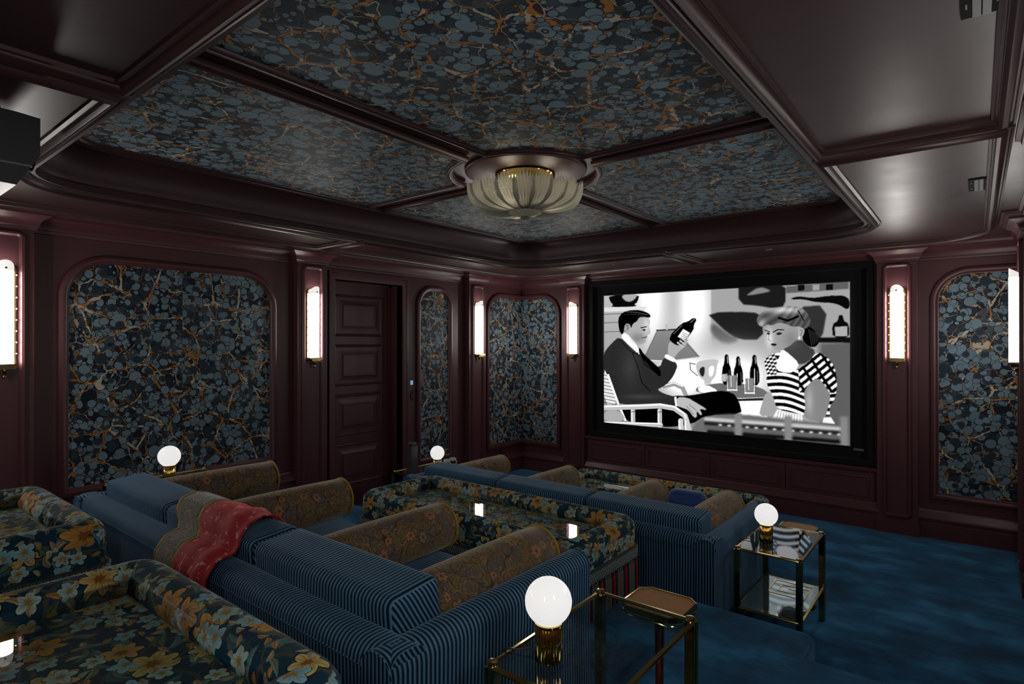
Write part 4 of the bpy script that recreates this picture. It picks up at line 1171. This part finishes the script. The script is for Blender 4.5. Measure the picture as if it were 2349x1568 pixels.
# ------------------------------------------------------------------ chandelier
ch = thing('chandelier', 'flush ceiling chandelier of ribbed glass leaves with gold canopy', 'chandelier', (2.395, -3.06, ZT - 0.055))
CHZ = 0.039
b = B(); b.lathe([(0.0, CHZ), (0.165, CHZ), (0.190, CHZ - 0.010), (0.180, CHZ - 0.034), (0.140, CHZ - 0.062), (0.09, CHZ - 0.075), (0.035, -0.05), (0.03, -0.19), (0.0, -0.19)], n=20)
b.build('canopy', GOLD, ch, smooth=True, angle=50)
tg = NT('frosted_ribbed_glass')
nz = tg.noise(tg.obj(), 160.0, 2)
nd = tg.pbr((0.52, 0.53, 0.47), 0.16, 0, tg.bump(nz, 1.0, 0.008), **{'Transmission Weight': 0.08, 'IOR': 1.45, 'Specular IOR Level': 0.9})
trn = tg.n('ShaderNodeBsdfTranslucent'); trn.inputs[0].default_value = (0.62, 0.62, 0.52, 1)
mxs = tg.n('ShaderNodeMixShader'); mxs.inputs[0].default_value = 0.34
tg.t.links.new(nd.outputs[0], mxs.inputs[1]); tg.t.links.new(trn.outputs[0], mxs.inputs[2]); tg.t.links.new(mxs.outputs[0], tg.out.inputs[0])
GL = tg.m
def petal(ang, r0, r1, z_in, z_out, lift, wid, ribs):
    """one glass leaf sweeping out and up, ribbed, with a notched tip"""
    nu, nv = ribs * 6, 16
    bb = B(); vs = []
    for j in range(nv + 1):
        s = j / nv
        r = r0 + (r1 - r0) * math.sin(s * PI / 2 * 0.98) ** 0.9
        z = z_in + (z_out - z_in) * (s ** 2.4) + lift * s
        wd = wid * (0.35 + 0.65 * min(1, s * 1.6))
        for i in range(nu + 1):
            q = i / nu * 2 - 1
            rib = 0.0060 * math.cos(q * PI * ribs)
            notch = 0.0
            if j >= nv - 1: notch = (0.026 * (1 - abs(q)) + 0.010 * math.cos(q * PI * ribs)) * (1 if j == nv else 0.2)
            a = ang + q * wd / max(r, 0.05)
            rr = r + rib * 0.6 - 0.012 * q * q
            vs.append((rr * math.cos(a), rr * math.sin(a), z + rib + notch))
    fs = [(j * (nu + 1) + i, j * (nu + 1) + i + 1, (j + 1) * (nu + 1) + i + 1, (j + 1) * (nu + 1) + i) for j in range(nv) for i in range(nu)]
    bb.add(vs, fs)
    return bb
for k in range(20):
    a = 2 * PI * k / 20
    petal(a, 0.11, 0.355 + 0.008 * (k % 2), -0.190, -0.072, 0.0, 0.068, 7).build('glass_leaf', GL, ch, smooth=True, angle=180)
b = B(); b.lathe([(r_, z_ + 0.034) for r_, z_ in [(0.142, -0.186), (0.136, -0.205), (0.112, -0.228), (0.070, -0.247), (0.030, -0.254), (0.026, -0.259), (0.030, -0.266), (0.022, -0.276), (0.0, -0.279)]], n=144, flute=36, depth=0.008)
b.build('glass_bowl', GL, ch, smooth=True, angle=80)
ld = bpy.data.lights.new('chandelier_bulb', 'POINT'); ld.energy = CHAND_W; ld.color = (1.0, 0.86, 0.66); ld.shadow_soft_size = 0.05
for k in range(3):
    lo = bpy.data.objects.new('chandelier_bulb', ld); C.objects.link(lo); lo.parent = ch
    a = 2 * PI * k / 3 + 0.4; lo.location = (0.16 * math.cos(a), 0.16 * math.sin(a), -0.105)

# ------------------------------------------------------------------ sofas
SL, SD, SH = 2.48, 0.93, 0.55
def slab(length, th, h, z0, r=0.045, n=6):
    """profile across the slab thickness, rounded along the top"""
    p = [(-th / 2, z0), (-th / 2 + 0.004, z0 + (h - z0) * 0.5), (-th / 2, h - r)]
    for k in range(1, n + 1): a = PI / 2 * k / n; p.append((-th / 2 + r - r * math.cos(a), h - r + r * math.sin(a)))
    for k in range(0, n + 1): a = PI / 2 * k / n; p.append((th / 2 - r + r * math.sin(a), h - r + r * math.cos(a)))
    p += [(th / 2 - 0.004, z0 + (h - z0) * 0.5), (th / 2, z0)]
    return p
def make_sofa():
    t = thing('corduroy_sofa', '', 'sofa')
    b = B(); b.rbox(0, 0.02, 0.165, SL - 0.16, SD - 0.10, 0.25, 0.02, 2); b.build('seat_base', CORDX, t, smooth=True)
    # back
    prof = slab(SL, 0.125, SH, 0.03)
    b = B(); vs = []; m = len(prof)
    for x in (-SL / 2 + 0.002, SL / 2 - 0.002):
        for y, z in prof: vs.append((x, y - SD / 2 + 0.0625, z))
    b.add(vs, [(j, m + j, m + j + 1, j + 1) for j in range(m - 1)] + [tuple(range(m)), tuple(range(2 * m - 1, m - 1, -1))])
    bk = b.build('backrest', CORDX, t, smooth=True, angle=50)
    wl = B(); wl.tube([(-SL / 2 + 0.01, -SD / 2 - 0.001, SH - 0.05), (SL / 2 - 0.01, -SD / 2 - 0.001, SH - 0.05)], 0.0022, 6); wl.build('seam_welt', CORDX, bk)
    prof = slab(SD, 0.115, SH, 0.03, 0.05)
    for s_ in (-1, 1):
        b = B(); vs = []
        ys = (-SD / 2 - 0.003, SD / 2)
        for y in ys:
            for x, z in prof: vs.append((x + s_ * (SL / 2 - 0.0575 + 0.004), y, z))
        b.add(vs, [(j, m + j, m + j + 1, j + 1) for j in range(m - 1)])
        ar = b.build('arm', CORDY, t, smooth=True, angle=50)
        for y in ys:
            e = B(); e.add([(x + s_ * (SL / 2 - 0.0575 + 0.004), y, z) for x, z in prof], [tuple(range(m))]); e.build('arm_end', CORDX, ar)
        for y in ys:
            wl = B(); wl.tube([(x + s_ * (SL / 2 - 0.0575 + 0.004), y, z) for x, z in prof[2:-2]], 0.0022, 6); wl.build('seam_welt', CORDX, ar)
    cw = (SL - 0.23) / 3
    for k in range(3):
        cx = -SL / 2 + 0.115 + cw * (k + 0.5)
        b = B(); b.rbox(cx, 0.095, 0.335, cw - 0.006, SD - 0.215, 0.13, 0.035, 5, 0.012); b.build('seat_cushion', CORDX, t, smooth=True, angle=180)
        b = B(); b.rbox(cx, -SD / 2 + 0.205, 0.487, cw - 0.004, 0.19, 0.29, 0.028, 6, 0.016, tilt=0.10)
        bc = b.build('back_cushion', CORDX, t, smooth=True, angle=180)
    for sx in (-1, 1):
        for sy in (-1, 1):
            b = B(); b.lathe([(0.022, 0.0), (0.026, 0.035)], sx * (SL / 2 - 0.1), sy * (SD / 2 - 0.1), 0.0, 10); b.build('foot', BRONZE, t)
    return t
SX_ = 2.265
sofa_f = make_sofa(); sofa_f.location = (SX_, -2.395, 0.0)
sofa_f['label'] = 'blue corduroy sofa in the front row, nearest the screen'; sofa_f['group'] = 'corduroy sofas'
sofa_n = copy_tree(sofa_f, (SX_ - 0.035, -4.545, T1), 'blue corduroy sofa in the second row with a red throw over it')

# bolsters
def make_bolster():
    t = thing('bolster_cushion', '', 'cushion')
    R, L = 0.098, 0.70
    prof = [(0.0, -L / 2 - 0.006), (R * 0.6, -L / 2 - 0.004), (R - 0.006, -L / 2)]
    b = B(); b.lathe([(R - 0.006, -L / 2), (R, -L / 2 + 0.008), (R + 0.003, -L / 4), (R + 0.004, 0), (R + 0.003, L / 4), (R, L / 2 - 0.008), (R - 0.006, L / 2)], n=28, axis='y')
    b.f = b.f[:-2]; b.uv = b.uv[:-2]
    b.build('cover', PAIS, t, smooth=True, angle=60)
    for s_ in (-1, 1):
        e = B(); e.lathe([(R - 0.004, s_ * L / 2), (R * 0.6, s_ * (L / 2 + 0.006)), (0.0, s_ * (L / 2 + 0.008))], n=28, axis='y'); e.build('end_cap', PAIS, t, smooth=True)
        p = B(); p.tube([(R * math.cos(2 * PI * k / 28), s_ * (L / 2 - 0.001), R * math.sin(2 * PI * k / 28)) for k in range(28)], 0.0055, 6, closed=True); p.build('piping', YELLOW, t, smooth=True)
    return t
bol = make_bolster()
names = ['against its left arm', 'between its first and second seats', 'between its second and third seats', 'against its right arm']
xs = [-0.99, -0.27, 0.48, 1.015]
k0 = 0
for row, (sx_, sy_, sz_, nm) in enumerate(((SX_, -2.395, 0.0, 'front sofa'), (SX_ - 0.035, -4.545, T1, 'second row sofa'))):
    for k in range(4):
        o = bol if k0 == 0 else copy_tree(bol, (0, 0, 0)); k0 += 1
        o.location = (sx_ + xs[k], sy_ + 0.105, sz_ + 0.412 + 0.096)
        o.rotation_euler = (0, 0.4 * k0, 0)
        o['label'] = 'brown paisley bolster on the ' + nm + ', ' + names[k]; o['group'] = 'paisley bolsters on the sofas'
# blue scatter cushion
t = tag(B().rbox(0, 0, 0, 0.27, 0.12, 0.27, 0.058, 6, 0.03, tilt=0.6).build('scatter_cushion', BLUEV, smooth=True, angle=180), 'plain royal blue velvet cushion on the right seat of the front sofa', 'cushion')
t.location = (3.06, -2.08, 0.485)
wl = B(); wl.tube([(0.16 * math.cos(a_), -0.02 + 0.0, 0.14 * math.sin(a_)) for a_ in [2 * PI * i / 24 for i in range(24)]], 0.004, 6, closed=True)

# ------------------------------------------------------------------ throw blanket
def throw():
    t = thing('throw_blanket', 'red throw with patterned border draped over the second row sofa back', 'blanket', (SX_, -4.55, T1))
    ox, oy, oz = SX_, -4.55, T1
    # (y, z, x_left, x_right) down the length, world values
    st = [(-5.038, 0.40, 2.06, 2.46), (-5.037, 0.55, 2.08, 2.50), (-5.036, 0.70, 2.10, 2.53), (-5.032, 0.80, 2.11, 2.55), (-5.00, 0.844, 2.11, 2.55), (-4.94, 0.852, 2.08, 2.55), (-4.915, 0.872, 2.03, 2.54), (-4.90, 0.905, 1.97, 2.53), (-4.87, 0.933, 1.93, 2.52), (-4.81, 0.941, 1.90, 2.50),
          (-4.76, 0.928, 1.91, 2.49), (-4.722, 0.885, 1.94, 2.48), (-4.700, 0.83, 1.97, 2.46), (-4.675, 0.77, 2.00, 2.44), (-4.64, 0.722, 2.03, 2.42), (-4.55, 0.712, 2.06, 2.41), (-4.44, 0.710, 2.09, 2.40)]
    # resample
    P = []
    for i in range(len(st) - 1):
        for k in range(4):
            f = k / 4; P.append(tuple(st[i][j] * (1 - f) + st[i + 1][j] * f for j in range(4)))
    P.append(st[-1]); n = len(P); nu = 44
    L = 0; Ls = []
    for i in range(n):
        if i: L += math.hypot(P[i][0] - P[i - 1][0], P[i][1] - P[i - 1][1])
        Ls.append(L)
    grid = []
    for i in range(n):
        y, z, xl, xr = P[i]
        a, c = P[max(0, i - 1)], P[min(n - 1, i + 1)]
        ty, tz = c[0] - a[0], c[1] - a[1]; l = math.hypot(ty, tz); ny, nz_ = -tz / l, ty / l
        row = []
        for k in range(nu + 1):
            u = k / nu
            fold = 0.007 + 0.016 * max(0, u - 0.42) * (1 + math.sin(u * 23 + Ls[i] * 2.5)) + 0.012 * max(0, 0.35 - Ls[i]) * (1 + math.sin(u * 31 + 1.0))
            row.append((xl + (xr - xl) * u - ox, y + ny * fold - oy, z + nz_ * fold - oz))
        grid.append(row)
    mats = {}
    def piece(name, mat, test, th=0.0):
        bb = B(); vs = [p for r in grid for p in r]; fs = []; uvs = []
        for i in range(n - 1):
            for k in range(nu):
                if test((k + 0.5) / nu, (Ls[i] + Ls[i + 1]) / 2):
                    fs.append((i * (nu + 1) + k, i * (nu + 1) + k + 1, (i + 1) * (nu + 1) + k + 1, (i + 1) * (nu + 1) + k))
                    uvs.append([(k / nu * 0.55, Ls[i]), ((k + 1) / nu * 0.55, Ls[i]), ((k + 1) / nu * 0.55, Ls[i + 1]), (k / nu * 0.55, Ls[i + 1])])
        bb.add(vs, fs, uvs)
        o = bb.build(name, mat, t, smooth=True, angle=180, merge=False)
        bm = bmesh.new(); bm.from_mesh(o.data)
        bmesh.ops.delete(bm, geom=[v for v in bm.verts if not v.link_faces], context='VERTS'); bm.to_mesh(o.data); bm.free()
        md = o.modifiers.new('thickness', 'SOLIDIFY'); md.thickness = 0.006; md.offset = 1
        return o
    # materials
    tr_ = NT('crimson_figured_velvet'); uv = tr_.uv()
    base = tr_.mix(tr_.noise(uv, 7, 2), (0.22, 0.001, 0.008), (0.42, 0.004, 0.016))
    base = tr_.mix(tr_.lt(tr_.noise(uv, 34.0, 3, 0.65), 0.395, 0.012), base, (0.62, 0.30, 0.22))
    tr_.pbr(base, 0.75, 0, tr_.bump(tr_.noise(uv, 200, 2), 0.3, 0.002), **{'Sheen Weight': 0.5, 'Sheen Tint': (1.0, 0.2, 0.2, 1)})
    tb = NT('grey_olive_woven_border'); uv = tb.uv()
    sx_ = tb.sep(uv)
    base = tb.mix(tb.lt(tb.noise(uv, 150.0, 3, 0.7), 0.5, 0.03), (0.20, 0.17, 0.10), (0.035, 0.045, 0.05))
    cell = tb.voro(uv, 11.0, rnd=0.4, dim='2D')
    base = tb.mix(tb.math('MULTIPLY', tb.lt(cell['Distance'], 0.34, 0.03), 0.7), base, (0.17, 0.13, 0.065))
    base = tb.mix(tb.lt(tb.math('ABSOLUTE', tb.math('SUBTRACT', cell['Distance'], 0.36)), 0.02, 0.01), base, (0.30, 0.25, 0.14))
    tb.pbr(base, 0.85, 0, tb.bump(tb.noise(uv, 200, 2), 0.3, 0.002), **{'Sheen Weight': 0.3})
    tape = simple('olive_gold_tape', (0.28, 0.19, 0.035), 0.7, 0, 0.2, 60)
    T = L
    ub, vb = 0.40, 0.27
    line_ = lambda u, l: u < 0.045 or (ub - 0.03 < u < ub + 0.01 and l > 0.0) or (vb - 0.014 < l < vb + 0.006) or l < 0.012
    piece('red_field', tr_.m, lambda u, l: u > ub and l > vb and not line_(u, l))
    piece('woven_border', tb.m, lambda u, l: not (u > ub and l > vb) and not line_(u, l))
    piece('gold_tape', tape, line_)
throw()

# ------------------------------------------------------------------ coffee tables
TASS = [simple('tassel_red', (0.50, 0.008, 0.014), 0.5, 0, 0.2, 80), simple('tassel_navy', (0.006, 0.012, 0.03), 0.7, 0, 0.2, 80), simple('tassel_gold', (0.22, 0.12, 0.035), 0.6, 0, 0.2, 80), simple('tassel_silver', (0.13, 0.16, 0.165), 0.6, 0, 0.2, 80)]
BRAID_D = simple('dark_braid_ground', (0.030, 0.042, 0.040), 0.8, 0, 0.3, 60)
BRAID = simple('grey_green_braid', (0.30, 0.37, 0.34), 0.7, 0, 0.3, 60)
tass_me = {}
def tassel_mesh(k):
    if k not in tass_me:
        b = B(); b.lathe([(0.0, 0.0), (0.0045, -0.003), (0.0055, -0.010), (0.0035, -0.016), (0.0075, -0.024), (0.0085, -0.08), (0.0095, -0.165), (0.0, -0.166)], n=7)
        o = b.build('tassel', TASS[k], smooth=True); tass_me[k] = o.data; bpy.data.objects.remove(o)
    return tass_me[k]
def coffee_table(loc, Wt, Dt, label, Hh=0.40, tassels=True):
    t = thing('floral_coffee_table', label, 'table', loc, 'floral upholstered tables with tasselled fringe')
    hx, hy = Wt / 2, Dt / 2
    path = clean(rpoly(rect(-hx, hx, -hy, hy), 0.07, 6))
    b = B(); b.sweep(path, [(0.012, 0.02), (0.010, 0.19), (0.0, 0.30), (0.004, Hh - 0.04), (0.02, Hh - 0.02), (0.06, Hh - 0.05)], lambda a, c, v: (a, c, v)); b.fill([(p[0] * 0.985, p[1] * 0.96) for p in path], lambda a, c, v: (a, c, v), 0.02)
    b.build('upholstered_body', FLORAL, t, smooth=True, angle=60)
    rp = clean(rpoly(rect(-hx + 0.056, hx - 0.056, -hy + 0.056, hy - 0.056), 0.035, 4))
    R = 0.058
    circ = [(R * math.cos(a), Hh - R + R * math.sin(a)) for a in [PI * 1.25 - 2 * PI * k / 16 for k in range(17)]]
    b = B(); b.sweep(rp, circ, lambda a, c, v: (a, c, v)); b.build('rim_roll', FLORAL, t, smooth=True, angle=180)
    ix, iy = hx - 0.075, hy - 0.075
    b = B(); b.box(-ix, ix, -iy, iy, Hh - 0.115, Hh - 0.075); b.build('padded_top', FLORAL, t)
    b = B(); b.box(-ix, ix, -iy, iy, Hh - 0.066, Hh - 0.058); b.build('glass_top', GLASS, t)
    bp2 = clean(rpoly(rect(-hx - 0.002, hx + 0.002, -hy - 0.002, hy + 0.002), 0.07, 5))
    b = B(); b.sweep(bp2, [(0.012, 0.180), (-0.006, 0.182), (-0.008, 0.190), (-0.005, 0.196), (-0.004, 0.232), (-0.008, 0.238), (-0.006, 0.244), (0.008, 0.246)], lambda a, c, v: (a, c, v))
    br = b.build('braid_band', BRAID_D, t, smooth=True, angle=60)
    # woven lattice on the band
    def along(path, step):
        out = []; acc = 0.0; m = len(path)
        for i in range(m):
            a, c = Vector(path[i]), Vector(path[(i + 1) % m]); l = (c - a).length
            while acc <= l - 1e-9:
                p = a + (c - a) * (acc / l); d = (c - a).normalized(); out.append((p.x, p.y, d.x, d.y)); acc += step
            acc -= l
        return out
    w_ = B(); step = 0.0180
    for (x, y, dx, dy) in along(bp2, step):
        nx, ny = dy, -dx
        for sgn, oo in ((1, 0.0065), (-1, 0.0095)):
            p0 = (x - dx * 0.015 * sgn, y - dy * 0.015 * sgn); p1 = (x + dx * 0.015 * sgn, y + dy * 0.015 * sgn)
            vs = []
            for (px, py), z in ((p0, 0.190), (p1, 0.238)):
                for o_, zz in ((0.003, -0.0038), (oo + 0.004, 0.0), (0.003, 0.0048)):
                    vs.append((px + nx * o_, py + ny * o_, z + zz))
            w_.add(vs, [(0, 3, 4, 1), (1, 4, 5, 2)])
    ww = w_.build('braid_weave', BRAID, br, smooth=False, merge=False); ww['kind'] = 'stuff'
    if tassels:
        k = 0
        for (x, y, dx, dy) in along(bp2, 0.0205):
            o = bpy.data.objects.new('tassel', tassel_mesh((0, 1, 3, 2, 3, 1)[k % 6])); C.objects.link(o); o.parent = t
            o.location = (x + dy * 0.006, y - dx * 0.006, 0.183); k += 1
    for sx in (-1, 1):
        for sy in (-1, 1):
            b = B(); b.lathe([(0.02, 0.0), (0.024, 0.03)], sx * (hx - 0.12), sy * (hy - 0.12), 0.0, 8); b.build('foot', BRONZE, t)
    return t
coffee_table((2.455, -1.38, 0.0), 1.73, 0.66, 'floral upholstered table nearest the screen, in front of the first sofa')
coffee_table((2.355, -3.365, T1), 1.62, 0.63, 'floral upholstered table between the two sofas, reflecting two sconces')
coffee_table((1.66, -5.575, T2), 0.92, 0.78, 'floral upholstered table at the left edge behind the near sofa')
coffee_table((3.10, -5.60, T2), 1.02, 0.78, 'floral upholstered table at the bottom left corner of the photo')

# ------------------------------------------------------------------ side tables
def make_side_table():
    t = thing('brass_side_table', '', 'table')
    hx, hy, H = 0.165, 0.285, 0.51
    for sx in (-1, 1):
        for sy in (-1, 1):
            b = B()
            cx, cy = sx * (hx - 0.014), sy * (hy - 0.014)
            b.box(cx - 0.013, cx + 0.013, cy - 0.013, cy + 0.013, 0.0, H - 0.012)
            lg = b.build('leg', LEGB, t)
            e = B(); e.tube([(cx + sx * 0.014, cy + sy * 0.014, 0.0), (cx + sx * 0.014, cy + sy * 0.014, H - 0.010)], 0.0045, 8); e.tube([(cx + sx * 0.014, cy - sy * 0.008, 0.02), (cx + sx * 0.014, cy - sy * 0.008, H - 0.012)], 0.003, 6); e.build('brass_beading', BRASS, lg, smooth=True)
            c = B(); c.lathe([(0.0, 0.008), (0.013, 0.006), (0.015, 0.0), (0.013, -0.010), (0.0, -0.010)], cx, cy, H - 0.002, 12); c.build('corner_cap', BRASS, lg, smooth=True)
    pth = clean(rpoly(rect(-hx, hx, -hy, hy), 0.022, 4))
    for z, nm in ((H - 0.014, 'top_rail'), (0.186, 'shelf_rail')):
        b = B(); b.sweep(pth, [(0.0, 0.0), (-0.002, 0.004), (0.0, 0.009), (0.010, 0.011), (0.012, 0.004), (0.010, 0.0), (0.0, 0.0)], lambda a, c, v, z=z: (a, c, z + v)); b.build(nm, BRASS, t, smooth=True, angle=40)
    b = B(); b.prism([(p[0] * 0.95, p[1] * 0.965) for p in pth], lambda a, c, v: (a, c, v), H - 0.012, H - 0.004); b.build('glass_top', TGLASS, t)
    b = B(); b.prism([(p[0] * 0.95, p[1] * 0.965) for p in pth], lambda a, c, v: (a, c, v), 0.188, 0.194)
    sh = b.build('mirrored_shelf', MIRROR, t)
    k = B()
    def strip(x0, y0, x1, y1, w_=0.0028): k.box(min(x0, x1) - w_, max(x0, x1) + w_, min(y0, y1) - w_, max(y0, y1) + w_, 0.1945, 0.1962)
    q = [(0.11, 0.22), (-0.08, 0.22), (-0.08, 0.02), (0.11, 0.02), (0.11, 0.17), (-0.035, 0.17), (-0.035, 0.07), (0.065, 0.07), (0.065, 0.125), (0.01, 0.125)]
    for a, c in zip(q[:-1], q[1:]): strip(*a, *c)
    k.build('greek_key_inlay', BRASS, sh)
    return t
tm = NT('grey_mirror_glass')
tm.pbr(tm.mix(tm.noise(tm.obj(), 4, 1), (0.30, 0.40, 0.42), (0.34, 0.44, 0.46)), 0.06, 0.85)
MIRROR = tm.m
stt = make_side_table(); stt.location = (3.775, -4.535, T1)
stt['label'] = 'brass and glass side table nearest the camera, right of the second row sofa'; stt['group'] = 'brass side tables at the sofa ends'
copy_tree(stt, (3.735, -2.465, 0.0), 'brass and glass side table at the right end of the front sofa')
copy_tree(stt, (0.80, -4.50, T1), 'brass side table under the globe lamp by the big marbled wall panel')
copy_tree(stt, (0.845, -2.40, 0.0), 'brass and glass side table at the left end of the front sofa')

# globe lamps
def make_lamp():
    t = thing('globe_lamp', '', 'lamp')
    b = B(); b.lathe([(0.0, 0.0), (0.033, 0.0), (0.0345, 0.002), (0.0345, 0.092), (0.032, 0.094)], n=144, flute=24, depth=0.0050); b.build('fluted_base', GOLD, t, smooth=True, angle=60)
    b = B(); b.lathe([(0.034, 0.090), (0.036, 0.092), (0.036, 0.098), (0.030, 0.100), (0.026, 0.097)], n=32); b.build('collar', GOLD, t, smooth=True)
    R = 0.0605
    b = B(); b.lathe([(max(0.0, R * math.sin(PI * k / 20)), -R * math.cos(PI * k / 20)) for k in range(21)], 0, 0, 0.151, 32); b.build('glass_globe', GLOBE, t, smooth=True, angle=180)
    b = B(); pts = [(-0.034, 0, 0.006), (-0.06, 0.0, 0.012), (-0.09, -0.02, 0.006), (-0.118, -0.03, 0.004), (-0.135, -0.03, -0.02), (-0.142, -0.03, -0.12), (-0.146, -0.03, -0.30), (-0.146, -0.02, -0.49)]
    b.tube(pts, 0.0022, 6); b.build('cord', BLACKP, t, smooth=True)
    return t
lam = make_lamp(); lam.location = (3.725, -4.705, T1 + 0.507); lam['group'] = 'globe lamps on the side tables'
lam['label'] = 'glowing globe lamp on fluted gold base, nearest the camera'
copy_tree(lam, (3.680, -2.555, 0.507), 'glowing globe lamp on the side table right of the front sofa')
copy_tree(lam, (0.875, -4.52, T1 + 0.507), 'glowing globe lamp in front of the big marbled wall panel')
copy_tree(lam, (0.955, -2.42, 0.507), 'glowing globe lamp beyond the left end of the front sofa')

# small drinks tables
def make_drinks():
    t = thing('drinks_table', '', 'table')
    oc = [(-0.10, -0.06), (-0.07, -0.09), (0.07, -0.09), (0.10, -0.06), (0.10, 0.06), (0.07, 0.09), (-0.07, 0.09), (-0.10, 0.06)]
    b = B(); b.prism(oc, lambda a, c, v: (a, c, v), 0.462, 0.474); b.build('tabletop', WALNUT, t)
    b = B(); b.sweep(oc, [(0.0, 0.458), (-0.003, 0.460), (-0.003, 0.476), (0.002, 0.477), (0.002, 0.474)], lambda a, c, v: (a, c, v)); b.build('brass_edge', BRASS, t)
    b = B(); b.tube([(x * 1.02, y * 1.02, 0.450) for x, y in oc], 0.003, 6, closed=True)
    for x, y in oc: b.lathe([(0.0, 0.006), (0.005, 0.0), (0.0, -0.006)], x * 1.02, y * 1.02, 0.450, 6)
    b.build('lower_gallery', BRASS, t, smooth=True)
    b = B(); b.lathe([(0.018, 0.02), (0.014, 0.05), (0.013, 0.25), (0.016, 0.42), (0.03, 0.44), (0.04, 0.46)], n=16); b.build('post', MAHOG, t, smooth=True)
    b = B(); b.lathe([(0.0, 0.022), (0.085, 0.018), (0.095, 0.008), (0.095, 0.0)], n=28); b.build('base', BRONZE, t, smooth=True)
    return t
dk = make_drinks(); dk.location = (3.775, -4.145, T1 + 0.0); dk['label'] = 'small brown topped drinks table on a red post by the near side table'; dk['group'] = 'small drinks tables'
copy_tree(dk, (3.73, -2.045, 0.0), 'small drinks table behind the far right side table')

# things on the far left table
t = tag(B().box(-0.03, 0.03, -0.035, 0.035, 0.0, 0.22).rbox(0, 0, 0.235, 0.052, 0.062, 0.03, 0.01, 2).build('speaker', simple('grey_green_metal', (0.045, 0.05, 0.05), 0.5, 0.3, 0.1, 10)), 'slim dark upright speaker on the far left side table', 'speaker')
t.location = (0.815, -2.58, 0.507)
def make_mug():
    t = thing('striped_mug', '', 'mug')
    b = B(); b.lathe([(0.0, 0.0), (0.026, 0.0), (0.030, 0.004), (0.031, 0.07), (0.028, 0.07), (0.027, 0.008), (0.0, 0.006)], n=20); b.build('cup', WHITEC, t, smooth=True, angle=50)
    b = B(); b.lathe([(0.0312, 0.026), (0.0318, 0.028), (0.0318, 0.048), (0.0312, 0.050)], n=20); b.f = b.f[:-2]; b.uv = b.uv[:-2]; b.build('dark_band', BLACKP, t, smooth=True)
    b = B(); b.tube([(0.030 + 0.018 * math.sin(PI * k / 8), 0, 0.035 + 0.020 * math.cos(PI * k / 8)) for k in range(9)], 0.004, 6); b.build('handle', WHITEC, t, smooth=True)
    return t
mg = make_mug(); mg.location = (0.935, -2.285, 0.507); mg['label'] = 'black and white mug beside the far globe lamp, left one'; mg['group'] = 'black and white mugs'
copy_tree(mg, (0.925, -2.20, 0.507), 'black and white mug beside the far globe lamp, right one')
